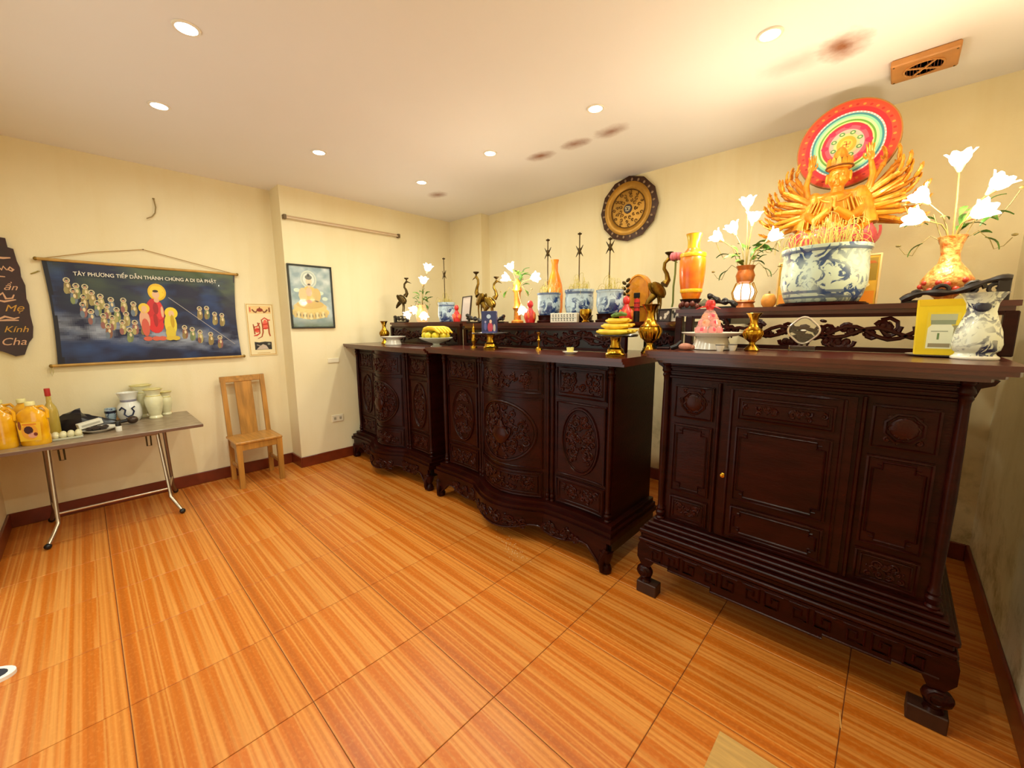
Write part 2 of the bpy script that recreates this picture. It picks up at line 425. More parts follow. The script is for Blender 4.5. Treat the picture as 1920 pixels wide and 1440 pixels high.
# ------------------------------------------------------------------ carved altar cabinets
def carve(mb, P, u0, u1, z0, z1, off, n, rng, oval=False, r=.0045, Rmin=.012, Rmax=.03):
    uc, zc, a, b = (u0+u1)/2, (z0+z1)/2, (u1-u0)/2, (z1-z0)/2
    def inside(u, z, m=0.0):
        if oval: return ((u-uc)/(a-m))**2+((z-zc)/(b-m))**2 < 1
        return abs(u-uc) < a-m and abs(z-zc) < b-m
    k = 0; tries = 0
    while k < n and tries < n*20:
        tries += 1
        R = min(rng.uniform(Rmin, Rmax), a*.8, b*.8); u, z = rng.uniform(u0, u1), rng.uniform(z0, z1)
        if not inside(u, z, R*.8): continue
        sg = rng.choice((-1, 1)); a0 = rng.uniform(0, 6.28)
        for s in ((1,) if abs(u-uc) < R else (1, -1)):       # carved symmetrically about the panel centre
            pts = spiral(u, z, R, rng.uniform(.9, 1.4), a0, sg, 11)
            mb.tube([P(uc+s*(p[0]-uc), p[1], off) for p in pts], [r*(1.15-.5*i/10) for i in range(11)], 5)
            q = P(uc+s*(u-uc), z, off); mb.ell(q, (r*1.7, r*1.2, r*1.7), 6, 4)
            lx, lz = u+R*1.1*cos(a0+2.4), z+R*1.1*sin(a0+2.4)
            if inside(lx, lz, .006):
                mb.ell(P(uc+s*(lx-uc), lz, off), (R*.4, r*1.1, R*.2), 7, 4, rot=Matrix.Rotation(-s*(a0+.6), 3, 'Y'))
        k += 1
    return mb
def slab(mb, P, u0, u1, z0, z1, o0, o1, n=6):
    vs = []; fs = []
    for i in range(n+1):
        u = u0+(u1-u0)*i/n
        vs += [P(u, z0, o0), P(u, z1, o0), P(u, z1, o1), P(u, z0, o1)]
    for i in range(n):
        a, b = i*4, i*4+4
        fs += [(a+3, b+3, b+2, a+2), (a+2, b+2, b+1, a+1), (a, b, b+3, a+3), (a+1, b+1, b, a)]
    fs += [(0,3,2,1), (n*4, n*4+1, n*4+2, n*4+3)]
    return mb.add(vs, fs)
def rect_mould(mb, P, u0, u1, z0, z1, off, r, n=6):
    pts = [(u0+(u1-u0)*i/n, z0) for i in range(n+1)] + [(u1, z1)] + [(u1-(u1-u0)*i/n, z1) for i in range(1, n+1)]
    pts = [(u0+(u1-u0)*i/n, z0) for i in range(n)] + [(u1, z0)] + [(u1-(u1-u0)*i/n, z1) for i in range(n)] + [(u0, z1)]
    return mb.tube([P(u, z, off) for u, z in pts], r, 5, True)
def oval_mould(mb, P, u0, u1, z0, z1, off, r, n=30):
    uc, zc, a, b = (u0+u1)/2, (z0+z1)/2, (u1-u0)/2, (z1-z0)/2
    return mb.tube([P(uc+a*cos(2*PI*i/n), zc+b*sin(2*PI*i/n), off) for i in range(n)], r, 6, True)
POST = [(.0,0),(.020,0),(.022,.012),(.016,.02),(.021,.032),(.023,.045),(.016,.055),(.020,.066),(.015,.078),(.014,.10)]
def turned_post(x, y, z0, z1, k=1.0):
    h = z1-z0
    prof = [(r*k, z) for r, z in POST] + [(.0165*k, h*.3), (.018*k, h*.5), (.0165*k, h*.7)] + [(r*k, h-z) for r, z in reversed(POST)]
    return MB().lathe(prof, 12, (x, y, z0))

def bow_cabinet(label, cx, yf, w, htop, bulge, c, seed, xl, xr):
    'w body width; xl,xr local ends of the top slab'
    rng = random.Random(seed)
    t = thing('altar_cabinet', label, 'cabinet', (cx, yf, 0), 0, 'carved altar cabinets')
    def Y(u):
        g = max(0, cos(PI*u/(2*c))) if abs(u) < c else 0
        return -bulge*g**1.15 + (.012*sin(PI*(abs(u)-c)/(w/2-c)) if abs(u) > c else 0)
    def P(u, z, off=0.0):
        e = .004; d = (Y(u+e)-Y(u-e))/(2*e); n = math.hypot(1, d)
        return (u+off*d/n, Y(u)-off/n, z)
    def plan(mb, ow, od, z0, z1, n=40, depth=.52):
        us = [-w/2+w*i/n for i in range(n+1)]
        f = [P(u, 0, od)[:2] for u in us]
        f[0] = (-w/2-ow, f[0][1]); f[-1] = (w/2+ow, f[-1][1])
        return mb.prism(f + [(w/2+ow, depth), (-w/2-ow, depth)], z0, z1, 'z')
    zb = .285
    plan(MB(), 0, 0, zb, htop-.045).build('body', M_LACQ, t, True, 25)
    # top with straight moulded front
    mb = MB()
    for o, z0, z1 in ((.0, htop-.018, htop), (-.012, htop-.032, htop-.018), (-.03, htop-.047, htop-.032)):
        mb.prism([(xl, -.115-o)] + [((xl+(xr-xl)*i/12), -.115-o-.02*sin(PI*i/12)) for i in range(1, 12)] + [(xr, -.115-o), (xr, .58), (xl, .58)], z0, z1, 'z')
    mb.build('top', M_LACQT, t, True, 25)
    # plinth: three stepped mouldings
    mb = MB()
    for ow, od, z0, z1 in ((.03,.05,.262,.29), (.045,.085,.235,.262), (.055,.10,.205,.235)): plan(mb, ow, od, z0, z1)
    mb.build('plinth', M_LACQ, t, True, 25)
    # apron with scalloped lower edge
    mb = MB(); n = 60; vs = []; fs = []; edge = []
    for i in range(n+1):
        u = -w/2-.03+(w+.06)*i/n; q = abs(u)/(w/2)
        low = .135-.055*max(0, cos(PI*q/.56)) if q < .28 else .135-.045*max(0, sin(PI*(q-.34)/.44)) if .34 < q < .78 else .135
        if q > .86: low = .135-.10*(q-.86)/.14
        uu = max(-w/2, min(w/2, u)); a = P(uu, 0, .09); x = a[0]+(u-uu)
        vs += [(x, a[1], low), (x, a[1], .206), (x, a[1]+.022, .206), (x, a[1]+.022, low)]; edge.append((x, a[1]-.004, low+.004))
    for i in range(n):
        a, b = i*4, i*4+4; fs += [(a, b, b+1, a+1), (a+2, b+2, b+3, a+3), (a+3, b+3, b, a)]
    fs += [(0,1,2,3), (n*4+3, n*4+2, n*4+1, n*4)]
    ap = mb.add(vs, fs).build('apron', M_LACQ, t, True, 30)
    mb = MB().tube(edge, .006, 5)
    Pa = lambda u, z, off: (P(u, z, .09+off)[0], P(u, z, .09+off)[1], z)
    for (a, b) in ((-.28, .28), (-.80, -.36), (.36, .80)):
        carve(mb, Pa, a*w/2, b*w/2, .095, .195, .004, 16, rng, r=.006, Rmin=.014, Rmax=.032)
    mb.build('carving', M_LACQ2, ap)['kind'] = 'stuff'
    for sx in (-1, 1):            # side aprons and scroll feet
        x = sx*(w/2+.03)
        MB().box(x-.012, x+.012, -.06, .50, .13, .206).build('side_apron', M_BLACKW, t, False)
        for y in (-.065, .48):
            f = MB().lathe([(.0,0),(.026,.0),(.034,.012),(.036,.03),(.028,.05),(.022,.062),(.03,.08),(.04,.115),(.042,.14)], 14, (x-sx*.02, y, 0))
            if y < 0: f.tube([(x-sx*.01, y-.012, .15), (x-sx*.03, y-.035, .10), (x-sx*.03, y-.04, .05), (x-sx*.025, y-.03, .02)], [.022,.018,.014,.018], 8)
            f.build('foot', M_LACQ, t)
    # turned posts
    s = c*.98
    for u in (-w/2+.02, w/2-.02): turned_post(u, Y(u)-.012, zb, htop-.05, 1.0).build('corner_post', M_LACQ, t)
    for u in (-s-.032, -s+.004, s-.004, s+.032):
        q = P(u, 0, .006); turned_post(q[0], q[1], zb, htop-.05, .72).build('column', M_LACQ, t)
    # three by three carved panels
    cols = [(-w/2+.05, -s-.06), (-s+.035, s-.035), (s+.06, w/2-.05)]
    rows = [(.30, .48), (.50, .99), (1.015, 1.215)]
    k = (htop-.05-zb)/(1.24-.285)
    for ci, (u0, u1) in enumerate(cols):
        for ri, (z0, z1) in enumerate(rows):
            z0, z1 = zb+(z0-.285)*k, zb+(z1-.285)*k
            pn = slab(MB(), P, u0, u1, z0, z1, -.004, .008, 8).build('door_panel' if ri == 1 else 'drawer_panel', M_LACQ, t, True, 25)
            mo = MB(); rect_mould(mo, P, u0+.008, u1-.008, z0+.008, z1-.008, .010, .006)
            cv = MB()
            if ri == 1:
                a = (u1-u0)/2-.04; uc = (u0+u1)/2
                if ci != 1: a = (u1-u0)/2-.05
                oval_mould(mo, P, uc-a, uc+a, z0+.035, z1-.035, .012, .009)
                oval_mould(mo, P, uc-a+.016, uc+a-.016, z0+.051, z1-.051, .010, .004)
                carve(cv, P, uc-a+.02, uc+a-.02, z0+.05, z1-.05, .011, 46 if ci == 1 else 30, rng, True, .0055, .014, .034)
                if ci == 1:      # a carved incense urn in the middle of the oval
                    q = P(uc, (z0+z1)/2-.02, .014)
                    cv.lathe([(.02,-.07),(.04,-.06),(.075,-.02),(.08,.01),(.055,.035),(.06,.05),(.03,.055),(.02,.085),(.0,.10)], 14, q, 1, .28)
                    for sg in (-1, 1): cv.tube([(q[0]+sg*(.075+.02*sin(a_*.5)), q[1], q[2]-.01+.012*a_) for a_ in range(6)], .006, 5)
            else:
                rect_mould(mo, P, u0+.03, u1-.03, z0+.03, z1-.03, .010, .005)
                carve(cv, P, u0+.035, u1-.035, z0+.035, z1-.035, .011, 16 if ci != 1 else 24, rng, False, .0052, .012, .026)
            mo.build('moulding', M_LACQ, pn); cv.build('carving', M_LACQ2, pn)['kind'] = 'stuff'
    return t
bow_cabinet('farthest bow-front dark carved altar cabinet against the picture wall', -3.615, 2.06, 1.38, 1.275, .125, .29, 3, -.765, .755)
bow_cabinet('middle bow-front dark altar cabinet with carved oval medallions', -1.935, 2.06, 1.60, 1.29, .125, .33, 8, -.90, .895)

def flat_cabinet():
    rng = random.Random(21)
    cx = -.32; yf = 2.07; w = 1.06; top = 1.34
    t = thing('altar_cabinet', 'tall flat-front dark red-brown altar cabinet nearest the camera', 'cabinet', (cx, yf, 0), 0, 'carved altar cabinets')
    P = lambda u, z, off=0.0: (u, -off, z)
    MB().box(-w/2, w/2, 0, .54, .42, 1.285).build('body', M_LACQ, t, False)
    mb = MB()
    for o, z0, z1 in ((.0, 1.322, 1.34), (.006, 1.306, 1.322), (.03, 1.294, 1.306), (.055, 1.28, 1.294)):
        r = .03; x0, x1, y0, y1 = -.60+o, .625-o, -.135+o, .62
        mb.prism([(x0, y0+r), (x0+r*.3, y0+r*.3), (x0+r, y0), (x1-r, y0), (x1-r*.3, y0+r*.3), (x1, y0+r), (x1, y1), (x0, y1)], z0, z1, 'z')
    mb.build('top', M_LACQT, t, True, 25)
    MB().prism([(w/2, 1.28), (w/2+.06, 1.28), (w/2+.05, 1.262), (w/2+.02, 1.25), (w/2+.012, 1.22), (w/2, 1.20)], 0, .5, 'y').build('side_bracket', M_LACQ, t)
    MB().prism([(-w/2, 1.28), (-w/2-.05, 1.28), (-w/2-.04, 1.262), (-w/2-.02, 1.25), (-w/2-.01, 1.22), (-w/2, 1.20)], 0, .5, 'y').build('side_bracket', M_LACQ, t)
    # frieze mouldings
    fr = slab(MB(), P, -w/2+.03, w/2-.03, 1.205, 1.278, 0, .012, 1).build('frieze', M_LACQ, t, False)
    mb = MB()
    for z, r in ((1.27,.010), (1.252,.005), (1.232,.006), (1.207,.008)): mb.tube([(-w/2+.03,-.014,z), (w/2-.03,-.014,z)], r, 6)
    mb.build('moulding', M_LACQ, fr)
    for u in (-w/2+.012, w/2-.012): turned_post(u, -.014, .42, 1.28, 1.05).build('corner_post', M_LACQ, t)
    # base: stacked mouldings
    mb = MB()
    for ow, od, z0, z1 in ((.02,.035,.41,.425), (.035,.06,.392,.41), (.05,.08,.375,.392), (.062,.105,.35,.375), (.05,.095,.325,.35), (.062,.11,.305,.325)):
        mb.cbox(-w/2-ow, w/2+ow, -od, .56, z0, z1, .005)
    mb.build('plinth', M_LACQ, t, False)
    # fretwork apron with stepped lower edge
    steps = [(-.555,.20),(-.43,.20),(-.43,.185),(-.22,.185),(-.22,.165),(.22,.165),(.22,.185),(.43,.185),(.43,.20),(.555,.20)]
    ap = MB().prism([(-.555,.306)] + steps + [(.555,.306)], -.095, -.07, 'y').build('apron', M_LACQ, t, False)
    mb = MB().tube([(x, -.097, z+.005) for x, z in steps], .005, 5)
    u = -.5
    while u < .5:
        zc = .25; k = .034; sg = 1 if int((u+.5)/.1) % 2 == 0 else -1
        key = [(u-k*sg, zc+k), (u+k*sg, zc+k), (u+k*sg, zc-k), (u-k*.5*sg, zc-k), (u-k*.5*sg, zc+k*.3), (u+k*.3*sg, zc+k*.3), (u+k*.3*sg, zc-k*.4)]
        mb.tube([(a, -.098, b) for a, b in key], .0055, 4); u += .0905
    for z in (.297, .288): mb.tube([(-.55,-.098,z), (.55,-.098,z)], .004, 5)
    mb.build('carving', M_LACQ2, ap)['kind'] = 'stuff'
    for sx in (-1, 1):
        x = sx*.555
        MB().box(x-.014, x+.014, -.06, .53, .20, .306).build('side_apron', M_BLACKW, t, False)
        for y in (-.075, .50):
            f = MB()
            f.prism([(x-.04*sx, .306), (x+.03*sx, .306), (x+.045*sx, .27), (x+.045*sx, .205), (x+.02*sx, .165), (x-.025*sx, .16), (x-.045*sx, .20)], y-.022, y+.03, 'y')
            f.ell((x+.005*sx, y-.006, .125), (.045,.035,.038), 14, 8)
            f.tube([(a, y-.035, b) for a, b in spiral(x+.005*sx, .125, .03, 1.3, 1.2, sx, 12)], .006, 5)
            f.lathe([(.03,.066),(.024,.08),(.03,.095)], 12, (x, y, 0))
            f.build('foot', M_LACQ, t)
            MB().cbox(x-.055-.015*sx, x+.055-.015*sx, y-.03, y+.04, 0, .066, .004).build('foot_block', mat('brown_block', '#3c1d10', .5, var=.4, vscale=20), t, False)
    # panels
    def panel(name, u0, u1, z0, z1, style, parent=t, extra=True):
        pn = slab(MB(), P, u0, u1, z0, z1, -.002, .008, 1).build(name, M_LACQ, parent, False)
        mo = MB(); rect_mould(mo, P, u0+.006, u1-.006, z0+.006, z1-.006, .010, .006)
        i = .022
        if style == 'fret':      # notched inner frame with fret corners
            a, b, c, d = u0+i, u1-i, z0+i, z1-i; k = min(.028, (b-a)*.22, (d-c)*.22)
            pts = [(a+k,c),(b-k,c),(b-k,c+k),(b,c+k),(b,d-k),(b-k,d-k),(b-k,d),(a+k,d),(a+k,d-k),(a,d-k),(a,c+k),(a+k,c+k)]
            mo.tube([P(p[0], p[1], .010) for p in pts], .0045, 4, True)
            for sx in (-1, 1):
                for sz in (-1, 1):
                    qx, qz = (a+b)/2+sx*((b-a)/2-.012), (c+d)/2+sz*((d-c)/2-.012)
                    mo.tube([P(qx, qz, .009), P(qx-sx*k*.55, qz, .009), P(qx-sx*k*.55, qz-sz*k*.5, .009), P(qx-sx*k*.2, qz-sz*k*.5, .009)], .0035, 4)
            mo.build('moulding', M_LACQ, pn)
        elif style == 'octagon':
            uc, zc, r = (u0+u1)/2, (z0+z1)/2, min(u1-u0, z1-z0)/2-.028
            mo.tube([P(uc+r*cos(PI/8+PI/4*q), zc+r*sin(PI/8+PI/4*q), .011) for q in range(8)], .006, 5, True); mo.build('moulding', M_LACQ, pn)
            cv = MB(); carve(cv, P, u0+.012, u1-.012, z0+.012, z1-.012, .009, 6, rng, False, .004, .010, .018)
            cv.ell(P(uc, zc, .008), (r*.75, .008, r*.75), 14, 6); cv.build('carving', M_LACQ2, pn)['kind'] = 'stuff'
        else:
            rect_mould(mo, P, u0+i, u1-i, z0+i, z1-i, .010, .004); mo.build('moulding', M_LACQ, pn)
            cv = MB(); carve(cv, P, u0+i+.004, u1-i-.004, z0+i+.004, z1-i-.004, .010, 9, rng, False, .0042, .010, .02); cv.build('carving', M_LACQ2, pn)['kind'] = 'stuff'
        return pn
    for sx in (-1, 1):
        a, b = sorted((sx*.285, sx*.475))
        panel('side_panel', a, b, .995, 1.165, 'octagon'); panel('side_panel', a, b, .60, .965, 'fret'); panel('side_panel', a, b, .44, .575, 'carved')
        MB().tube([(sx*.262, -.010, .435), (sx*.262, -.010, 1.19)], .008, 6).build('stile', M_LACQ, t)
    dr = slab(MB(), P, -.24, .24, .435, 1.185, 0, .012, 1).build('door', M_LACQ, t, False)
    P0 = P
    P = lambda u, z, off=0.0: (u, -off-.010, z)
    panel('door_panel', -.18, .18, 1.03, 1.14, 'carved', dr); panel('door_panel', -.18, .18, .64, 1.00, 'fret', dr); panel('door_panel', -.18, .18, .46, .61, 'fret', dr)
    m2 = MB(); rect_mould(m2, P, -.205, .205, .445, 1.17, .004, .007); m2.build('moulding', M_LACQ, dr)
    kb = MB().lathe([(.0,.012),(.010,.010),(.006,.004),(.011,.0)], 12).xf(Matrix.Translation((-.222, -.012, .745)) @ Matrix.Rotation(PI/2, 4, 'X')).build('knob', M_BRASS, dr)
flat_cabinet()

# ------------------------------------------------------------------ tall rear altar tables (raised tiers behind / on the cabinets)
def rear_altar(label, x0, x1, yf, yb, ztop, zc, seed, panels, ext=None, open_work=True, legs=None):
    'top from x0..x1, yf..yb at ztop; front posts stand on the cabinet top zc, arms reach back to the wall'
    rng = random.Random(seed)
    t = thing('altar_shelf', label, 'altar shelf', (x0, yf, 0), 0, 'raised carved altar shelves')
    w = x1-x0; d = yb-yf
    out = [(0,0), (w,0), (w,d), (0,d)]
    if ext: out = [(0,0), (w,0), (w,ext[1]), (w+ext[0],ext[1]), (w+ext[0],d), (0,d)]
    mb = MB().prism(out, ztop-.022, ztop, 'z')
    mb.prism([(p[0]+(.012 if p[0] == 0 else -.012), p[1]+(.012 if p[1] in (0,) or (ext and p[1] == ext[1]) else 0)) for p in out], ztop-.04, ztop-.022, 'z')
    mb.build('top', M_LACQT, t, False)
    zt, zb = ztop-.04, zc
    def front(u0, u1, y, name='front_panel'):
        fp = MB().box(u0, u1, y, y+.022, zb+.002, zb+.022).build(name, M_LACQ, t, False)
        MB().box(u0, u1, y, y+.022, zt-.016, zt).build('upper_rail', M_LACQ, fp, False)
        if not open_work:
            MB().box(u0, u1, y+.012, y+.022, zb+.022, zt-.016).build('backing', M_BLACKW, fp, False)
        P = lambda u, z, off: (u, y+.010-off, z)
        mb = MB()
        n = int((u1-u0)/.045)
        carve(mb, P, u0+.01, u1-.01, zb+.018, zt-.014, .0, n, rng, False, .0085, .022, .042)
        for k in range(2):       # long wavy dragon body
            pts = [(u0+.02+(u1-u0-.04)*i/30, (zb+zt)/2+(.03 if k else .022)*sin(i*.85+k*2.0+seed)) for i in range(31)]
            mb.tube([P(a, b, .004) for a, b in pts], .009, 6)
        mb.build('dragon_carving', M_LACQ2, fp)['kind'] = 'stuff'
    for (u0, u1, y) in panels: front(u0, u1, y)
    for u in ([0.0, w-.04] if not legs else legs):
        MB().cbox(u, u+.04, .0, .04, zb, zt, .004).build('front_post', M_LACQ, t, False)
    for u in (.08, w-.16):       # arms that tie the shelf back to the wall
        MB().cbox(u, u+.05, d-.10, YB-.001-yf, zt-.05, zt, .004).build('wall_arm', M_BLACKW, t, False)
    return t
rear_altar('low carved shelf behind the brass crane on the farthest cabinet', -4.06, -2.86, 2.34, 2.98, 1.50, 1.275, 2, [(.04, 1.16, .004)], None, False)
rear_altar('long carved shelf holding the three blue-white urns', -2.79, -1.22, 2.32, 2.98, 1.485, 1.29, 5, [(.04, 1.53, .004), (1.57, 1.79, .244)], (.235, .24), False)
rear_altar('highest openwork dragon-carved shelf below the golden statue', -.955, .335, 2.42, 3.15, 1.555, 1.34, 9, [(.10, 1.25, .004)], None, True, [.0, .06, 1.25])

# ------------------------------------------------------------------ golden statue with many arms, halo disc
def hand(mb, p, ax, up, s, curl=.35):
    'small hand with palm, four fingers and a thumb; ax = direction of the fingers, up = palm side'
    ax = ax.normalized(); sd = ax.cross(up).normalized(); up = sd.cross(ax).normalized()
    R = Matrix((ax, sd, up)).transposed()
    mb.ell(p+ax*.022*s, (.022*s, .015*s, .008*s), 8, 5, rot=R)
    for k, (o, l) in enumerate(((-.0105,.026), (-.0035,.031), (.0035,.029), (.0105,.023))):
        a = p+ax*.038*s+sd*o*s; b = a+ax*l*.55*s+up*curl*.008*s; c = a+ax*l*s+up*curl*.028*s+sd*o*.25*s
        mb.tube([a-ax*.006*s, b, c], [.0042*s, .0038*s, .0022*s], 5)
    a = p+ax*.012*s-sd*.013*s
    mb.tube([a, a-sd*.010*s+ax*.012*s+up*.006*s, a-sd*.008*s+ax*.024*s+up*.012*s], [.0046*s,.004*s,.0024*s], 5)
def arm_mesh(L, bend, rise):
    mb = MB()
    pts = [Vector((L*f, bend*sin(PI*f*.9), rise*f*f)) for f in (0, .18, .36, .52, .68, .84, 1.0)]
    mb.tube(pts, [.019,.018,.0165,.015,.013,.011,.0085], 8)
    mb.tube([pts[5]+Vector((.0,0,0)), pts[5]+(pts[6]-pts[5])*.35], .0135, 8)           # bracelet
    hand(mb, pts[6]-(pts[6]-pts[5])*.1, (pts[6]-pts[5])+Vector((0,0,.03)), Vector((0,0,1)), 1.15)
    return mb
def statue():
    t = thing('many_armed_statue', 'golden many-armed seated deity statue behind the large urn', 'statue', (-.312, 2.985, 1.555))
    ped = MB().cbox(-.13,.13,-.09,.11,0,.05,.008).lathe([(.13,.05),(.105,.07),(.09,.13),(.11,.2),(.15,.25),(.15,.27)], 24, (0,0,0), 1, .75)
    ped.build('pedestal', M_LACQ, t)
    pink = mat('pink_lotus_lacquer', '#a8222c', .35, coat=.3, var=.35, vscale=25, col2='#cf5560')
    for ring, (n, r, z, tilt, s) in enumerate(((11,.165,.315,.55,1.35), (11,.145,.33,.30,1.15))):
        for i in range(n):
            a = 2*PI*(i+.5*ring)/n
            p = MB()
            vs = []; fs = []
            for u in range(6):
                f = u/5; wd = .042*s*sin(PI*min(1, f*.92+.08))**.7*(1 if f < .95 else .4)
                x = r+.075*f*sin(tilt)+.02*sin(f*PI); zz = z+.095*s*f*cos(tilt*.75)
                for v in (-1, -.5, 0, .5, 1): vs.append((x-.012*abs(v)*abs(v), wd*v, zz))
            for u in range(5):
                for v in range(4): k = u*5+v; fs.append((k, k+1, k+6, k+5))
            p.add(vs, fs); p.xf(Matrix.Scale(.85, 4, (0,1,0)) @ Matrix.Rotation(a, 4, 'Z'))
            p.build('lotus_petal', pink, t)
    # body: one continuous remeshed figure
    b = MB()
    b.ell((0,0,.385), (.155,.105,.05), 24, 12)                                    # folded legs
    for s in (-1, 1):
        b.tube([(s*.06,-.01,.40), (s*.14,-.06,.395), (s*.10,-.105,.385), (s*-.03,-.11,.38)], [.05,.05,.042,.03], 12)
        b.tube([(s*.03,.0,.60), (s*.095,-.0,.605), (s*.118,-.03,.52), (s*.075,-.085,.48), (s*.012,-.112,.53)], [.045,.042,.033,.026,.018], 12)   # praying arms
        b.ell((s*.008,-.118,.555), (.008,.012,.035), 8, 6)
        b.ell((s*.10,.0,.585), (.045,.05,.07), 14, 8)                              # draped shoulders
        b.tube([(s*.12,.0,.60), (s*.135,-.02,.52), (s*.15,-.03,.44)], [.03,.036,.045], 10)   # sleeves
        b.ell((s*.052,-.006,.715), (.008,.013,.03), 8, 6)                           # long ears
    b.tube([(0,0,.40), (0,0,.47), (0,-.005,.54), (0,0,.60), (0,0,.63)], [.09,.085,.088,.085,.05], 18)
    b.tube([(0,0,.62), (0,-.004,.68)], [.032,.03], 12)
    b.ell((0,-.008,.715), (.049,.052,.062), 18, 12)                                # head
    b.ell((0,-.064,.706), (.0085,.012,.017), 8, 6)                                   # nose
    b.ell((0,-.056,.685), (.014,.006,.005), 8, 5); b.ell((0,-.052,.668), (.016,.012,.012), 8, 5)
    for s in (-1, 1):
        b.ell((s*.018,-.053,.721), (.010,.006,.0045), 8, 5); b.ell((s*.019,-.053,.736), (.013,.006,.003), 8, 5); b.ell((s*.027,-.042,.697), (.014,.012,.014), 8, 5)
    o = b.build('body', M_GOLD, t)
    md = o.modifiers.new('remesh', 'REMESH'); md.mode = 'VOXEL'; md.voxel_size = .0036; md.use_smooth_shade = True
    sm = o.modifiers.new('smooth', 'SMOOTH'); sm.factor = .5; sm.iterations = 1
    # robe folds, necklace
    fd = MB()
    for k in range(5):
        for s in (-1, 1): fd.tube([(s*(.03+.018*k), -.072+.006*k, .60-.004*k), (s*(.05+.02*k), -.08+.008*k, .52), (s*(.035+.025*k), -.095+.004*k, .44)], .0055, 6)
    fd.tube([(.07*sin(a), -.05-.035*cos(a), .62-.05*cos(a)) for a in [(-1.2+.24*i) for i in range(11)]], .006, 6)
    fd.build('robe_folds', mat('robe_gilt', '#e39a28', .35, .3, var=.3, vscale=30), t)
    # crown
    cr = MB().lathe([(.053,.755),(.056,.765),(.052,.78),(.044,.80),(.034,.825),(.03,.84),(.018,.862),(.0,.875)], 18, (0,-.006,0))
    for i in range(7):
        a = -PI/2+(i-3)*.42
        cr.prism([(-.013,0),(.013,0),(.010,.035),(0,.052),(-.010,.035)], -.004, .004, 'y')
        n = 10; vs = cr.v[-n:]; R = Matrix.Translation((.054*cos(a), -.006+.054*sin(a), .76)) @ Matrix.Rotation(a+PI/2, 4, 'Z')
        cr.v[-n:] = [tuple(R @ Vector(p)) for p in vs]
    cr.build('crown', M_GOLD, t)
    for z, r in ((.765,.06), (.80,.047)): MB().tube([(r*cos(2*PI*i/16), -.006+r*sin(2*PI*i/16), z) for i in range(16)], .005, 5, True).build('crown_band', mat('crown_dark', '#7a4a18', .4, .5), t)
    # arms: shared meshes, fanned in three layers on both sides
    meshes = [arm_mesh(.265, .03, .03).mesh('arm', M_GOLD), arm_mesh(.245, -.025, .05).mesh('arm', M_GOLD), arm_mesh(.225, .02, -.012).mesh('arm', M_GOLD)]
    rng = random.Random(4)
    for s in (1, -1):
        for k in range(17):
            el = -.42+1.22*k/16+rng.uniform(-.04, .04)
            lay = k % 3
            m = meshes[lay]
            R = (Matrix.Rotation(0 if s > 0 else PI, 4, 'Z') @ Matrix.Rotation(-el, 4, 'Y') @ Matrix.Rotation(rng.uniform(-.15, .15)+(0 if s > 0 else .1), 4, 'Z'))
            o = inst(m, 'arm', t); o.matrix_local = Matrix.Translation((s*.062, .035-.032*lay+.02, .535+.035*sin(el))) @ R
    ra = MB().tube([(0,0,0), (.05,0,.03), (.06,-.01,.10), (.045,-.015,.17)], [.02,.018,.015,.011], 10)
    hand(ra, Vector((.045,-.015,.165)), Vector((-.1,0,1)), Vector((0,-1,.2)), 1.25, .8)
    ra = ra.mesh('raised_arm', M_GOLD)
    for s in (-1, 1): inst(ra, 'raised_arm', t, (s*.085, .0, .60), (0,0,0), (s, 1, 1))
    # halo disc: painted rings standing behind the head
    h = thing('halo_disc', 'large round red and green painted halo disc behind the statue head', 'halo disc', (-.305, 3.115, 2.472))
    R0 = .232
    rings = [(R0,'#a8702a'),(.226,'#d8431f'),(.212,'#e8482a'),(.190,'#d61f2c'),(.168,'#e8c0b8'),(.160,'#3f8f96'),(.150,'#8fd6b0'),(.140,'#c4e8a6'),(.128,'#6aa83a'),(.119,'#f0dc8a'),(.112,'#d8243a'),(.097,'#e8586c'),(.078,'#f2b8a8'),(.058,'#e8d08a'),(.044,'#f0b030'),(.028,'#f4c84a')]
    base = MB().lathe([(R0*.99,.004),(R0,.0),(R0,-.012),(R0*.99,-.016)], 64).xf(Matrix.Rotation(PI/2, 4, 'X')).build('disc', mat('halo_board', '#9a6222', .5, var=.2), h, True, 30)
    mb = MB(); n = 64
    for k in range(len(rings)):
        r1, c = rings[k]; r0 = rings[k+1][0] if k+1 < len(rings) else 0
        for i in range(n):
            a, b2 = 2*PI*i/n, 2*PI*(i+1)/n
            P = lambda r, a_: (r*cos(a_), -.0165, r*sin(a_))
            if r0 > 0: mb.add([P(r0,a), P(r1,a), P(r1,b2), P(r0,b2)], [(0,1,2,3)], c)
            else: mb.add([P(0,a), P(r1,a), P(r1,b2)], [(0,1,2)], c)
    y = -.0170
    for i in range(40):
        a = 2*PI*i/40; mb.disc(.201*cos(a), .201*sin(a), .008, .006, y, '#c22014' if i % 2 else '#f08a30', 6)
    for i in range(60):
        a = 2*PI*i/60; mb.disc(.164*cos(a), .164*sin(a), .004, .004, y, '#f8f0e8', 6)
    for i in range(8):
        a = 2*PI*i/8
        mb.disc(.098*cos(a), .098*sin(a), .018, .013, y, '#d81f50', 8); mb.disc(.062*cos(a+.39), .062*sin(a+.39), .014, .011, y, '#5f9a52', 8)
        mb.disc(.062*cos(a+.39), .062*sin(a+.39), .007, .005, y-.0004, '#dfe6a0', 6)
    for i in range(4):           # small four-armed red mark in the middle
        a = i*PI/2
        q = lambda p: (p[0]*cos(a)-p[1]*sin(a), p[0]*sin(a)+p[1]*cos(a))
        mb.stroke([q((0,0)), q((.015,0)), q((.015,.012))], .005, y-.0004, '#dc6a20')
    mb.build('painted_rings', print_mat('halo_paint', .6), h, False)
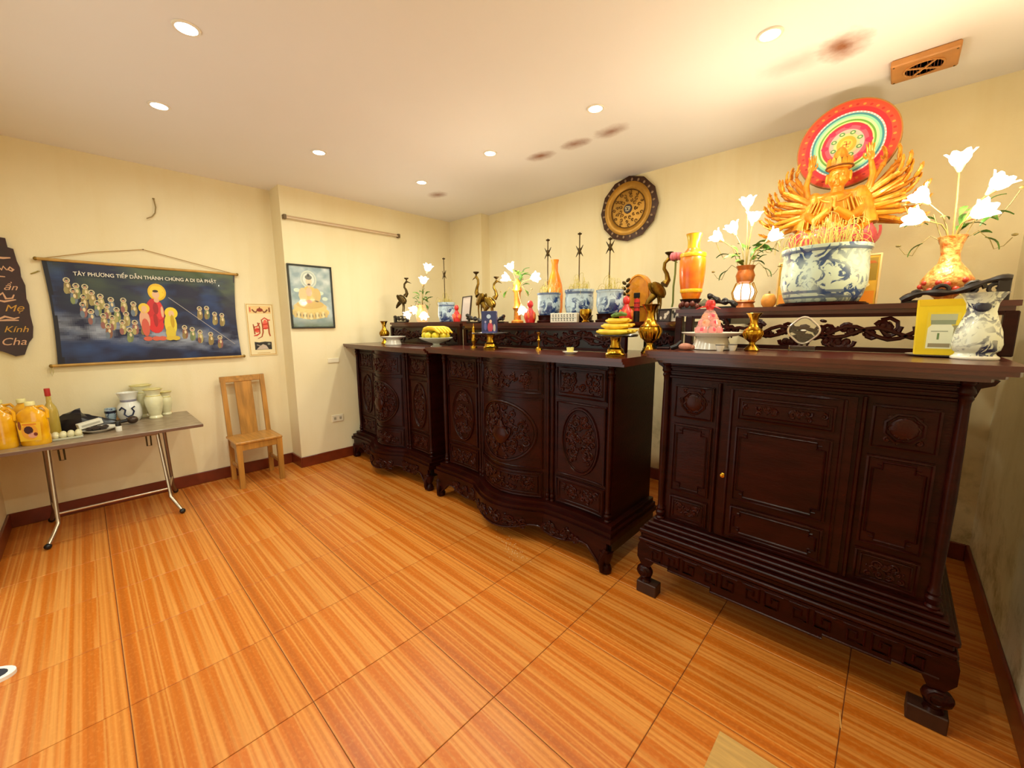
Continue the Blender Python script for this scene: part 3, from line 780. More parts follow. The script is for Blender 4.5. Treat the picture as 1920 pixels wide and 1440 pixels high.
    MB().tube([(0,.004,-.22), (0,.004,-.5), (0,.004,-.916)], .012, 8).build('support_rod', M_DARKBR, h)
statue()

# ------------------------------------------------------------------ flower lamps
def petals(n, r, h, open_):
    mb = MB()
    for i in range(n):
        a = 2*PI*i/n; vs = []; fs = []
        for u in range(5):
            f = u/4; wd = r*.62*sin(PI*(f*.8+.12)); x = r*.15+r*open_*f**1.3; z = h*f
            for v in (-1, 0, 1): vs.append((x-.18*r*abs(v), wd*v, z))
        for u in range(4):
            for v in range(2): k = u*3+v; fs.append((k, k+1, k+4, k+3))
        p = MB().add(vs, fs).xf(Matrix.Rotation(a, 4, 'Z')); mb.add(p.v, p.f)
    return mb
PET = petals(6, .034, .046, .95).mesh('flower', M_PETAL)
BULB = MB().ell((0,0,.026), (.013,.013,.018), 8, 6).mesh('bulb', M_BULB)
CAL = MB().lathe([(.0,-.016),(.005,-.014),(.009,-.004),(.013,.004)], 8).mesh('calyx', mat('pale_calyx', '#c9a06a', .5))
LEAF = None
def leaf_mesh():
    vs = []; fs = []
    for u in range(6):
        f = u/5; wd = .013*sin(PI*(f*.92+.04)); x = .07*f; z = .012*sin(PI*f)
        for v in (-1, 0, 1): vs.append((x, wd*v, z+.004*abs(v)))
    for u in range(5):
        for v in range(2): k = u*3+v; fs.append((k, k+1, k+4, k+3))
    return MB().add(vs, fs).mesh('leaf', M_LEAF)
LEAFM = leaf_mesh()
def flower_lamp(label, loc, prof, vmat, flowers, nleaf, seed, neck, fs=1.0, tend=2, watts=1.0, extra=None, spread=1.0):
    rng = random.Random(seed)
    t = thing('flower_lamp', label, 'lamp', loc, 0, 'lit flower lamps on the altars')
    vz = MB().lathe(prof, 28).build('vase', vmat, t)
    if extra: extra(vz)
    tips = []
    for (x, y, z) in flowers:
        b = Vector((x*.08, y*.08, neck-.03)); e = Vector((x, y, z)); m = (b+e)/2+Vector((x*-.12, y*-.1, .03))
        pts = [b, b*.5+m*.5+Vector((0,0,.015)), m, m*.45+e*.55, e]
        MB().tube(pts, [.0032,.003,.0028,.0026,.0025], 5).build('stem', M_STEM, t)
        d = (e-m).normalized(); q = Vector((0,0,1)).rotation_difference(d).to_euler()
        fo = inst(PET, 'flower', t, e, q, fs); inst(BULB, 'bulb', fo); inst(CAL, 'calyx', fo)
        tips.append(e)
    for k in range(nleaf):
        a = rng.uniform(0, 6.28); h = rng.uniform(-.01, .12); r = rng.uniform(.02, .07)
        inst(LEAFM, 'leaf', t, (r*cos(a)*spread, r*sin(a)*.6, neck+h), (rng.uniform(-.5,.5), rng.uniform(-.9,.5), a), rng.uniform(.7, 1.3))
    for k in range(tend):
        s = -1 if k % 2 else 1
        dz = .09*(k//2)
        pts = [(s*.03, -.01, neck-.02), (s*.07, -.02, neck+.01+dz), (s*.105, -.02, neck-.03+dz), (s*.12, -.02, neck-.07+dz*1.4), (s*.145, -.02, neck-.06+dz*1.8), (s*.165, -.02, neck-.03+dz*2)]
        tn = MB().tube(pts, .0018, 5); tn.ell((s*.17, -.02, neck-.02+dz*2), (.010,.004,.006), 8, 5)
        tn.build('tendril', M_STEM, t)
        inst(LEAFM, 'leaf', t, (s*.09, -.02, neck-.02+dz), (0, .9-dz*8, 0 if s > 0 else PI), 1.0)
    c = sum(tips, Vector())/len(tips)
    point_light(t, (c.x, c.y-.10, c.z+.02), LAMP_W*watts, (1.0, .86, .60), .05)
    return t
M_FILI = mat('orange_filigree_vase', '#c8641a', .35, .1, col2='#e8c070', vscale=55, bump=.5, bscale=70, coat=.3)
def roses(v):
    for k in range(9):
        a = -PI/2+(k-4)*.33; r = .082
        MB().ell((r*cos(a), r*sin(a), .075+.02*sin(k*2.3)), .012, 8, 5).build('rosebud', mat('rose_red_relief', '#c23a24', .4), v)
flower_lamp('tall lit flower lamp in orange filigree vase above the blue-white vase', (.142, 2.64, 1.555),
    [(.0,0),(.04,0),(.045,.01),(.03,.022),(.05,.04),(.082,.075),(.085,.10),(.065,.135),(.036,.175),(.030,.21),(.036,.25),(.048,.285),(.044,.286),(.03,.25)], M_FILI,
    [(-.012,-.02,.565),(-.10,-.03,.445),(-.098,-.06,.36),(.088,-.02,.45),(.045,-.05,.35)], 18, 11, .285, 1.35, 4, 1.35, roses, 1.3)
def globe(v):
    MB().ell((0,-.01,.095), (.055,.05,.05), 16, 10).build('lit_globe', mat('lit_white_globe', '#ffffff', .3, emit='#fff6ea', estr=2.2), v)
    for k in range(8):
        a = 2*PI*k/8; MB().tube([(.05*cos(a), .05*sin(a), .035), (.066*cos(a), .066*sin(a), .095), (.045*cos(a), .045*sin(a), .15)], .003, 5).build('cage_wire', M_BRASS, v)
flower_lamp('lit flower lamp with glowing globe base left of the large urn', (-.665, 2.68, 1.555),
    [(.0,0),(.055,0),(.06,.008),(.052,.03),(.062,.04),(.052,.05),(.028,.056),(.02,.14),(.042,.155),(.05,.19),(.04,.22),(.05,.245),(.044,.246),(.032,.21)], mat('amber_lamp_vase', '#c8702a', .35, .2, var=.3, vscale=30, coat=.3),
    [(-.012,-.01,.565),(.025,-.03,.475),(-.135,-.03,.405),(-.072,.0,.44),(.11,-.03,.37)], 22, 12, .245, 1.25, 4, 1.1, globe)
flower_lamp('lit lamp with glass flowers and gold column between cranes and urns', (-2.27, 2.47, 1.485),
    [(.0,0),(.05,0),(.05,.015),(.03,.025),(.026,.10),(.04,.12),(.026,.14),(.026,.24),(.04,.26),(.03,.29),(.036,.31),(.02,.34),(.0,.36)], mat('gilt_column', '#cf9a3a', .3, .5, col2='#c2622e', vscale=40),
    [(-.06,-.03,.35),(.18,-.03,.34),(.09,-.05,.13),(-.03,-.03,.42)], 14, 13, .28, 1.25, 2, 1.2)
flower_lamp('lit flower lamp with orange leaves beside the brass crane on the far shelf', (-3.67, 2.50, 1.50),
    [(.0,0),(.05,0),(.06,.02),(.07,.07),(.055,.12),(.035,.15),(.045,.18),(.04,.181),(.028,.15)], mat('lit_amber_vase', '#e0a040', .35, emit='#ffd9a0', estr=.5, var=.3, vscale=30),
    [(.16,-.03,.51),(.08,-.03,.39),(-.13,-.06,.11),(.11,-.06,.10),(.0,-.07,.16)], 20, 14, .20, 1.45, 2, .22)

# ------------------------------------------------------------------ incense urns, poles, shelf objects
def sticks(parent, n, R, z, h, seed, r=.0016, curl=.04, m=None, name='incense_sticks'):
    rng = random.Random(seed); mb = MB()
    for k in range(n):
        a = rng.uniform(0, 6.28); q = R*math.sqrt(rng.random()); x, y = q*cos(a), q*sin(a); hh = h*rng.uniform(.35, 1.0)*(1.08-.75*q/R)
        lx, ly = x*rng.uniform(-.25, .35)+rng.uniform(-.012, .012), y*rng.uniform(-.2, .3)
        p = [Vector((x, y, z-.03)), Vector((x+lx*.5, y+ly*.5, z+hh*.6))]
        e = Vector((x+lx, y+ly, z+hh)); p.append(e)
        if rng.random() < .6:
            ca = rng.uniform(0, 6.28); c = curl*rng.uniform(.4, 1)
            for i in range(1, 7): p.append(e+Vector((c*(1-cos(i*.6))*cos(ca), c*(1-cos(i*.6))*sin(ca)*.5, c*sin(i*.6)-.004*i)))
        mb.tube(p, r, 3)
    return tag(mb.build(name, m or M_INC, parent, False), 'bundle of burnt curled incense sticks', None, None, 'stuff')
def urn(label, loc, R, h, m, seed, n, stand=0.0, sh=.16):
    t = thing('incense_urn', label, 'urn', loc, 0, 'blue-white incense urns')
    z0 = stand
    if stand > 0: MB().lathe([(.0,0),(R*1.02,0),(R*1.05,.012),(R*.9,.02),(R*.92,stand-.008),(R*1.0,stand)], 24).build('wooden_stand', M_LACQ, t)
    MB().lathe([(R*.80,.0),(R*.84,.006),(R*.9,h*.12),(R*.985,h*.35),(R*.985,h*.6),(R*.955,h*.86),(R*.99,h*.90),(R*1.02,h*.94),(R*1.02,h),(R*.93,h),(R*.9,h*.85),(.0,h*.84)], 36, (0,0,0)).build('urn_bowl', m, t).location = (0,0,z0)
    MB().lathe([(.0,h*.86),(R*.89,h*.855)], 24, (0,0,z0)).build('ash', mat('incense_ash', '#8c7a5c', .9, var=.3, vscale=40), t)
    sticks(t, n, R*.8, z0+h*.86, sh, seed, .0013 if R < .12 else .0017, .03 if R < .12 else .05)
    return t
urn('large blue-white dragon urn full of incense in front of the statue', (-.298, 2.64, 1.555), .183, .272, M_PORCBIG, 1, 120, .018, .24)
urn('left one of three blue-white urns, before the small orange vase', (-1.935, 2.46, 1.485), .088, .165, M_PORC, 2, 40, .055)
urn('middle and tallest of three blue-white urns, behind the white card', (-1.688, 2.50, 1.485), .104, .182, M_PORC, 3, 46, .05)
urn('right one of three blue-white urns beside the red bottle', (-1.405, 2.44, 1.485), .089, .155, M_PORC, 4, 40, .055)
urn('blue-white urn on the far shelf behind the red figurine', (-3.25, 2.50, 1.50), .084, .19, M_PORC, 5, 36, 0)
def pole(label, loc, top, fin):
    t = thing('finial_pole', label, 'pole', loc, 0, 'thin poles with crossed finials in the urns')
    h = top-loc[2]
    MB().tube([(0,0,0), (0,0,h)], .0042, 8).build('shaft', M_DARKBR, t)
    z = fin-loc[2]; k = .030
    for s in (-1, 1):
        MB().tube([(-s*k,0,z+k*1.3), (-s*k*.35,0,z+k*.25), (s*k*.1,0,z), (s*k*.35,0,z-k*.3), (s*k,0,z-k*1.3)], [.002,.006,.008,.006,.002], 6).build('crossed_blade', M_DARKBR, t)
    MB().lathe([(.0,-.03),(.009,-.02),(.011,0),(.009,.02),(.0,.03)], 10, (0,0,z)).build('knot', M_DARKBR, t)
    MB().lathe([(.0,-.012),(.014,-.006),(.016,.0),(.005,.006),(.0,.010)], 10, (0,0,h)).build('cap', M_DARKBR, t)
pole('thin pole with crossed finial rising from the left urn', (-1.950, 2.462, 1.61), 2.095, 2.0)
pole('tallest thin pole with crossed finial rising from the middle urn', (-1.70, 2.51, 1.62), 2.11, 1.99)
pole('thin pole with crossed finial in the right urn, below the wall plate', (-1.425, 2.46, 1.60), 2.03, 1.975)
pole('thin pole with crossed finial in the far shelf urn', (-3.29, 2.515, 1.60), 2.115, 1.96)

def vase(label, loc, prof, m, name='vase', n=32, cat='vase', extra=None, group=None):
    t = thing(name, label, cat, loc, 0, group)
    o = MB().lathe(prof, n).build('vase_body', m, t)
    if extra: extra(t)
    return t
M_ORANGE = mat('orange_glazed_vase', '#f08a12', .3, 0, col2='#d8560a', vscale=9, coat=.4)
def ovase_extra(s):
    def f(t):
        for z, r, c in ((.262*s,.072*s,'#e8b41c'), (.05*s,.062*s,'#f0b418')):
            MB().lathe([(r*1.0,-.012*s),(r*1.04,-.006*s),(r*1.04,.006*s),(r*1.0,.012*s)], 32, (0,0,z)).build('glaze_band', mat('yellow_glaze'+c, c, .3, coat=.4), t)
        MB().lathe([(.034*s,.295*s),(.034*s,.34*s),(.040*s,.372*s),(.046*s,.385*s)], 28).build('neck_glaze', mat('yellow_green_glaze', '#d9b21c', .3, coat=.4, col2='#b8a018', vscale=12), t)
    return f
OPROF = [(.0,0),(.048,0),(.05,.006),(.058,.03),(.069,.10),(.0745,.17),(.0745,.23),(.066,.265),(.045,.288),(.033,.305),(.032,.34),(.038,.37),(.046,.388),(.04,.388),(.028,.35)]
vase('large orange and yellow vase on the carved stand', (-.945, 2.62, 1.622), OPROF, M_ORANGE, extra=ovase_extra(1.0))
vase('small-necked orange bottle vase behind the left urn', (-2.05, 2.68, 1.485), [(.0,0),(.05,0),(.055,.03),(.066,.12),(.068,.22),(.060,.30),(.040,.37),(.026,.41),(.024,.46),(.034,.50),(.03,.50),(.018,.45)], M_ORANGE)
st = thing('carved_stand', 'dark knobbly carved wooden stand under the orange vase', 'stand', (-.945, 2.62, 1.555))
m_ = MB().lathe([(.0,.0),(.06,.0),(.058,.02),(.05,.045),(.064,.0665),(.0,.0665)], 18)
m_.build('column', M_BLACKW, st)
rg = random.Random(5)
for k in range(12):
    a = 2*PI*k/12; MB().ell((.055*cos(a), .055*sin(a), .018+.02*rg.random()), (.016,.016,.02), 8, 5).build('carved_knob', mat('reddish_root_wood', '#6a2a1a', .45, var=.4, vscale=30), st)
lf = thing('paper_leaf', 'pale grey-green folded paper leaf beside the carved stand', 'leaf', (-.80, 2.50, 1.555))
MB().add([(-.06,0,.03),(-.02,-.01,.06),(.05,0,.01),(.02,.015,.0),(-.02,.012,.012),(0,-.006,.035)], [(0,1,5),(1,2,5),(2,3,5),(3,4,5),(4,0,5)]).build('blade', mat('grey_leaf', '#a9ab8e', .6, var=.25, vscale=20), lf, False)

def scroll_bracket(label, loc, L, h, mirror, end_board=False):
    t = thing('scroll_bracket', label, 'bracket', loc, 0, 'carved scroll brackets on the top shelf')
    s = -1 if mirror else 1
    mb = MB(); pts = []
    for i in range(25):
        f = i/24; pts.append((s*L*f, 0, .012+h*.75*f**.8+h*.12*sin(f*9)))
    mb.tube(pts, [.013+.004*sin(i*.9) for i in range(25)], 8)
    for (cx, cz, R, a0, sg) in ((.16,.30,.10,PI,-1), (.40,.42,.16,PI,-1), (.68,.45,.2,0,1), (.88,.38,.18,0,1)):
        mb.tube([(s*p[0], 0, p[1]) for p in spiral(cx*L, cz*h+.01, R*L*.55, 1.3, a0, sg, 14)], [.009-.004*i/13 for i in range(14)], 7)
    mb.tube([(0,0,.006), (s*L,0,.006)], .007, 6)
    mb.build('scrollwork', M_BLACKW, t)
    if end_board:
        MB().cbox(min(s*L, s*(L-.035)), max(s*L, s*(L-.035)), -.012, .012, 0, h+.005, .003).build('end_board', M_BLACKW, t, False)
    return t
scroll_bracket('long dark scroll bracket under the right flower lamp', (.005, 2.50, 1.555), .305, .092, False, True)
scroll_bracket('short dark scroll bracket left of the globe lamp', (-.655, 2.50, 1.555), .15, .075, True)
scroll_bracket('small dark scroll bracket below the left crane', (-3.74, 2.37, 1.50), .27, .06, True, True)
scroll_bracket('dark looped scroll bracket at left end of the urn shelf', (-2.60, 2.36, 1.485), .18, .07, True)
scroll_bracket('dark scroll bracket right of the brass crane pair', (-2.42, 2.345, 1.485), .12, .05, False)

def crane(label, loc, rz, h, m, flip=1, name='crane_figure', lotus=False):
    t = thing(name, label, 'crane figurine', loc, rz, 'bronze crane figurines')
    k = h/.44
    b = MB()
    b.ell((-.015,0,.205), (.062,.030,.034), 16, 10, rot=Matrix.Rotation(.75, 3, 'Y'))
    b.tube([(-.05,0,.165), (-.085,0,.125), (-.10,0,.10)], [.024,.016,.006], 10)
    b.tube([(.02,0,.235), (.045,0,.265), (.035,0,.305), (.015,0,.335), (.018,0,.37), (.04,0,.392)], [.026,.018,.013,.011,.0105,.011], 10)
    b.ell((.046,0,.395), (.018,.011,.012), 10, 6)
    b.tube([(.055,0,.395), (.08,0,.386), (.105,0,.374)], [.007,.005,.0015], 8)
    b.xf(Matrix.Scale(k, 4))
    b.build('body', m, t)
    for s in (-1, 1):
        w = MB().ell((-.03,s*.027,.20), (.065,.007,.028), 12, 6, rot=Matrix.Rotation(.85, 3, 'Y')).xf(Matrix.Scale(k, 4)); w.build('wing', m, t)
        MB().tube([(-.01,s*.014,.18), (-.004,s*.015,.11), (-.012,s*.016,.06), (-.004,s*.016,.012)], [.010,.006,.0055,.006], 8).xf(Matrix.Scale(k, 4)).build('leg', m, t)
    MB().lathe([(.0,0),(.055,0),(.056,.008),(.035,.014),(.0,.016)], 16).xf(Matrix.Scale(k, 4)).build('base', m, t)
    MB().lathe([(.0,.402),(.006,.405),(.008,.418),(.024,.430),(.026,.438),(.0,.436)], 14, (.045,0,0)).xf(Matrix.Scale(k, 4)).build('candle_cup', M_DARKBR, t)
    if lotus:
        MB().tube([(.075,-.03,.385), (.075,-.03,.30), (.068,-.03,.22), (.07,-.03,.12), (.05,-.03,.014)], .006, 8).xf(Matrix.Scale(k, 4)).build('lotus_stem', mat('lotus_stem', '#7c8a3c', .5, var=.3), t)
        PK = mat('pink_lotus', '#e27a82', .45, var=.25, vscale=30)
        for r_, n_ in ((.026, 8), (.016, 6)):
            for i in range(n_):
                a = 2*PI*i/n_; MB().ell(((.075+r_*cos(a))*k, (r_*sin(a)-.03)*k, (.40+.012*(1-r_*30*.5))*k), (.014*k,.014*k,.024*k), 8, 5).build('lotus_petal', PK, t)
    return t
crane('slim brown crane figurine alone at the far end shelf', (-3.92, 2.44, 1.56), .5, .415, M_DARKBR)
crane('taller golden crane figurine, left one of the pair', (-2.785, 2.52, 1.485), PI-.15, .465, M_BRONZE)
crane('golden crane figurine looking right, right one of the pair', (-2.51, 2.42, 1.485), .3, .385, M_BRONZE)
crane('dark bronze crane figurine holding a pink lotus', (-1.15, 2.65, 1.485), .9, .45, M_BRONZE, 1, 'crane_figure', True)

# red wrapped bottles / figurines
def red_figure(label, loc, h, flare=False):
    t = thing('red_offering', label, 'offering', loc, 0, 'red wrapped offerings')
    k = h/.165
    MB().lathe([(.0,0),(.034*k,0),(.042*k,.03*k),(.038*k,.065*k),(.02*k,.095*k),(.014*k,.11*k)], 12).build('wrapped_body', M_RED, t)
    MB().lathe([(.011*k,.108*k),(.021*k,.122*k),(.023*k,.140*k),(.014*k,.158*k),(.0,.165*k)], 10).build('knot', M_RED, t)
    for i in range(5):
        a = 2*PI*i/5; MB().ell((.036*k*cos(a), .036*k*sin(a), .05*k), (.012*k,.012*k,.03*k), 8, 5).build('cloth_fold', M_REDGOLD, t)
    return t
red_figure('red wrapped offering left of the three urns', (-2.045, 2.37, 1.485), .170)
red_figure('red wrapped offering behind the bananas beside the right urn', (-1.262, 2.40, 1.485), .165)
red_figure('bright red figurine on the far shelf behind the yellow fruit tray', (-2.97, 2.40, 1.50), .155)
pl = thing('gold_plant_ornament', 'small dark gold leaf ornament behind the right red offering', 'ornament', (-1.375, 2.60, 1.485))
MB().lathe([(.0,0),(.03,0),(.032,.02),(.016,.03),(.014,.12),(.022,.16),(.0,.17)], 12).build('holder', M_BRONZE, pl)
for k in range(7):
    s = -1 if k % 2 else 1
    MB().ell((s*.014, 0, .175+.018*k), (.019,.006,.012), 8, 5, rot=Matrix.Rotation(-s*.6, 3, 'Y')).build('leaf', M_DARKBR, pl)
cg = thing('card_box', 'long white card box with dark lettering before the middle urn', 'card', (-1.72, 2.36, 1.485))
MB().cbox(-.115,.115,-.01,.02,0,.066,.002).build('box', mat('white_card', '#e8e2d0', .6), cg, False)
mb = MB()
rg = random.Random(9)
for r_, z_ in ((0,.045), (1,.018)):
    for k in range(8):
        x = -.095+.025*k; 
        mb.stroke([(x, z_+.009), (x+.010, z_+.009)], .0035, -.0106, '#3c3a34'); mb.stroke([(x+.005, z_+.012), (x+.005+rg.uniform(-.004,.004), z_-.008)], .0035, -.0106, '#3c3a34'); mb.stroke([(x+.001, z_-.002), (x+.012, z_-.004)], .003, -.0106, '#3c3a34')
mb.stroke([(-.11,.031), (.11,.031)], .003, -.0106, '#7a8a7c')
mb.build('printed_marks', print_mat('ink_print', .6), cg, False)
def cup(label, loc, R, h, m, name='offering_cup'):
    t = thing(name, label, 'cup', loc, 0)
    MB().lathe([(.0,0),(R*.62,0),(R*.66,h*.06),(R*.4,h*.16),(R*.5,h*.28),(R*.9,h*.5),(R,h*.75),(R*.92,h),(R*.82,h),(R*.85,h*.75),(.0,h*.45)], 20).build('bowl', m, t)
    return t
cup('small golden cup right of the white card box', (-1.54, 2.36, 1.485), .042, .088, M_BRASS)
orng = thing('orange_fruit', 'small orange ornament left of the large urn', 'ornament', (-.505, 2.52, 1.555))
MB().lathe([(.0,0),(.022,.0),(.034,.018),(.036,.04),(.028,.062),(.02,.07),(.0,.072)], 16).build('fruit_body', mat('orange_candle', '#e89a3c', .45, var=.25, vscale=30), orng)
MB().lathe([(.0,.07),(.006,.071),(.004,.085),(.0,.086)], 8).build('stub', M_STEM, orng)
# arched golden incense box with dark plate
ab = thing('arched_gold_box', 'orange-gold arched tablet box with dark square plate', 'box', (-1.325, 2.70, 1.485))
out = [(-.085,0),(.085,0),(.085,.20)] + [(.085*cos(PI*i/12), .20+.125*sin(PI*i/12)) for i in range(1, 12)] + [(-.085,.20)]
M_AMB = mat('amber_gold', '#e59a1e', .35, .25, col2='#c87412', vscale=18, coat=.3)
MB().prism(out, -.03, .03, 'y').build('box', M_AMB, ab, True, 30)
MB().tube([(p[0]*.93, -.032, p[1]*.96+.004) for p in out], .006, 6, True).build('moulding', M_AMB, ab)
MB().cbox(-.024,.02,-.036,-.03,.165,.20,.002).build('dark_plate', M_BLACK, ab, False)
MB().cbox(-.06,.06,-.035,-.03,.10,.108,.002).build('ledge', M_DARKBR, ab, False)
cdl = thing('red_candle', 'red banded candle before the arched gold box', 'candle', (-1.275, 2.57, 1.485))
MB().lathe([(.0,0),(.02,0),(.02,.07),(.014,.072)], 14).build('holder', M_BLACKW, cdl)
MB().lathe([(.019,.072),(.019,.15),(.004,.153),(.0,.16)], 14).build('wax', M_RED, cdl)
for z in (.095, .125): MB().lathe([(.0195,z-.004),(.0205,z),(.0195,z+.004)], 14).build('gold_band', mat('dark_red_band', '#7a1410', .4), cdl)
# small framed photos at the right end of the urn shelf
def small_frame(label, loc, w, h, rz=0, tilt=-.12, cols=('#d8cfc0','#3a322c'), name='photo_frame', frame='#1c0f0a', blob=True, seed=1):
    t = thing(name, label, 'picture frame', loc, rz); t.rotation_euler = (tilt, 0, rz)
    fm = mat('frame_'+frame[1:], frame, .4)
    b = .008
    for a in ((-w/2,w/2,0,b),(-w/2,w/2,h-b,h),(-w/2,-w/2+b,b,h-b),(w/2-b,w/2,b,h-b)):
        MB().cbox(a[0],a[1],-.008,.008,a[2],a[3],.002).build('frame_bar', fm, t, False)
    MB().box(-w/2+b,w/2-b,-.001,.006,b,h-b).build('picture', mat('photo_'+cols[0][1:], cols[0], .5), t, False)
    if blob:
        rg = random.Random(seed); mb = MB()
        for k in range(6):
            x = rg.uniform(-w*.3, w*.3); z = rg.uniform(h*.25, h*.75); mb.disc(x, z, w*.09, h*.13, -.0016-.0002*k, cols[1], 8)
        mb.build('printed_image', print_mat('photo_print', .5), t, False)
    return t
small_frame('small dark framed photograph left of the other at the shelf end', (-1.092, 2.585, 1.485), .085, .082, 0, -.1, ('#4a3a30','#d8cbb8'), seed=2)
small_frame('small pale framed photograph beside the tall shelf end', (-1.022, 2.60, 1.485), .075, .09, 0, -.1, ('#d6cdbf','#2c2824'), frame='#d8d0c0', seed=3)
small_frame('leaning thin framed certificate behind the red figurine', (-3.04, 2.56, 1.50), .19, .245, -.25, -.12, ('#e2cfc4','#c8a8a0'), frame='#3a2a1e', blob=False)
# gilt pictures flanking the urn
def gilt_picture(label, x, w, h, seed):
    t = thing('gilt_picture', label, 'picture', (x, 2.88, 1.555), 0, 'gilt pictures behind the large urn'); t.rotation_euler = (-.08, 0, 0)
    MB().cbox(-w/2, w/2, -.006, .008, 0, h, .002).build('board', mat('gold_board', '#e8b23a', .4, .2, var=.2, vscale=14), t, False)
    for a in ((-w/2,w/2,0,.008),(-w/2,w/2,h-.008,h),(-w/2,-w/2+.008,.008,h-.008),(w/2-.008,w/2,.008,h-.008)):
        MB().box(a[0],a[1],-.011,-.006,a[2],a[3]).build('frame_bar', mat('pale_gilt_frame', '#e6c48a', .4, .3), t, False)
    mb = MB(); y = -.0065
    mb.poly([(-w*.4,h*.5),(w*.4,h*.5),(w*.4,h*.93),(-w*.4,h*.93)], y, '#9a7a1e'); mb.disc(0, h*.74, w*.2, h*.12, y-.0003, '#e08a1c', 10); mb.poly([(-w*.12,h*.52),(w*.14,h*.52),(w*.06,h*.72),(-w*.08,h*.7)], y-.0006, '#7a2c10')
    mb.poly([(-w*.38,h*.82),(w*.38,h*.82),(w*.3,h*.87),(-w*.3,h*.87)], y-.0009, '#b5601a'); mb.disc(.01, h*.42, w*.16, h*.05, y-.0003, '#f2dca0', 8); mb.poly([(-w*.38,h*.06),(w*.38,h*.06),(w*.38,h*.3),(-w*.38,h*.3)], y-.0003, '#e88c1a')
    mb.build('printed_image', print_mat('gilt_print', .4), t, False)
gilt_picture('gilt picture half hidden behind the left of the large urn', -.478, .13, .27, 1)
gilt_picture('gilt picture half hidden behind the right of the large urn', -.155, .14, .275, 2)

# ------------------------------------------------------------------ objects on the nearest cabinet
ZC = 1.34
def footed_dish(label, loc, R, h, wave=True):
    t = thing('footed_dish', label, 'dish', loc, 0, 'white footed offering dishes')
    MB().lathe([(.0,0),(R*.62,0),(R*.66,.004),(R*.60,h*.3),(R*.52,h*.68),(R*.5,h*.75)], 32).build('foot', M_WHITE, t)
    MB().lathe([(.0,h*.74),(R*.5,h*.74),(R*.8,h*.8),(R,h*.96),(R*1.01,h),(R*.97,h*.99),(R*.75,h*.88),(.0,h*.85)], 36).build('plate', M_WHITE, t)
    return t
footed_dish('white footed dish under the red pyramid of sweets', (-.690, 2.24, ZC), .145, .088)
py = thing('offering_pyramid', 'clear-wrapped pyramid of red and orange sweets on the white dish', 'offering', (-.71, 2.25, ZC+.0758))
mr = mat('pink_sweet', '#e0465c', .4, var=.3, vscale=40); mo_ = mat('orange_sweet', '#ef8f5a', .4, var=.3, vscale=40)
rg = random.Random(3)
for lv, (r, z, n) in enumerate(((.048,.022,7), (.034,.058,6), (.02,.09,4))):
    for i in range(n):
        a = 2*PI*i/n+lv*.4; MB().ell((r*cos(a), r*sin(a), z), (.021,.021,.022), 8, 6).build('sweet', mr if (lv == 0 or i % 2) else mo_, py)
MB().lathe([(.074,.0),(.066,.03),(.046,.08),(.026,.118),(.014,.13)], 12).build('clear_wrap', mat('clear_wrap', '#ffd9c8', .12, alpha=.28), py)
MB().lathe([(.0,.118),(.014,.124),(.022,.14),(.026,.158),(.018,.175),(.0,.18)], 10).build('red_knot', M_RED, py)
for s in (-1, 1): MB().tube([(s*.01,-.02,.145), (s*.035,-.03,.14), (s*.06,-.03,.130)], [.005,.003,.001], 6).build('ribbon', M_RED, py)
def brass_vase(label, loc, h, k=1.0):
    t = thing('brass_vase', label, 'vase', loc, 0, 'polished brass vases')
    s = h/.19; r = k*s
    MB().lathe([(.0,0),(.034*r,0),(.036*r,.006*s),(.03*r,.014*s),(.014*r,.032*s),(.014*r,.042*s),(.034*r,.06*s),(.044*r,.082*s),(.044*r,.094*s),(.04*r,.103*s)], 28).build('belly', M_BRASS, t)
    MB().lathe([(.04*r,.103*s),(.041*r,.107*s),(.028*r,.117*s),(.018*r,.135*s),(.018*r,.155*s),(.026*r,.176*s),(.038*r,.189*s),(.036*r,.19*s),(.015*r,.155*s)], 28).build('neck', M_BRASS, t)
    for i in range(14):
        a = 2*PI*i/14; MB().tube([(.034*r*cos(a), .034*r*sin(a), .06*s), (.0455*r*cos(a), .0455*r*sin(a), .086*s), (.041*r*cos(a), .041*r*sin(a), .102*s)], .003*s, 5).build('rib', M_BRASS, t)
    return t
brass_vase('small brass vase right of the red pyramid dish', (-.505, 2.25, ZC), .182)
brass_vase('large ribbed brass vase in the gap between the cabinets', (-1.090, 2.385, 1.29), .30, .92)
brass_vase('small brass vase at the far left end of the farthest cabinet', (-3.94, 2.20, 1.275), .24, .85)
for (lab, x, y) in (('little white cup in front of the brass vase', -.575, 2.19), ('little white cup beside the foot of the white dish', -.612, 2.12)):
    t = thing('tea_cup', lab, 'cup', (x, y, ZC))
    MB().lathe([(.0,0),(.013,0),(.014,.004),(.019,.018),(.021,.034),(.019,.034),(.017,.018),(.0,.008)], 16).build('bowl', M_WHITE, t)
    MB().lathe([(.0195,.027),(.0212,.03),(.0212,.032),(.0195,.033)], 16).build('dark_rim', M_BLACK, t)
pg = thing('cloth_bundle', 'small pink and black cloth bundle at the cabinet corner', 'cloth', (-.80, 2.10, ZC))
MB().ell((.03,0,.018), (.035,.025,.018), 12, 8).ell((.055,.01,.014), (.02,.02,.014), 10, 6).build('pink_cloth', mat('dusty_pink_cloth', '#c88a74', .8, var=.3, vscale=40), pg)
MB().tube([(-.04,-.01,.008), (-.01,0,.02), (.01,.0,.045)], [.012,.014,.008], 8).build('black_wrap', M_BLACK, pg)
MB().tube([(-.045,-.012,.008), (-.11,-.015,.006)], [.007,.006], 8).build('brown_handle', M_LACQ, pg)
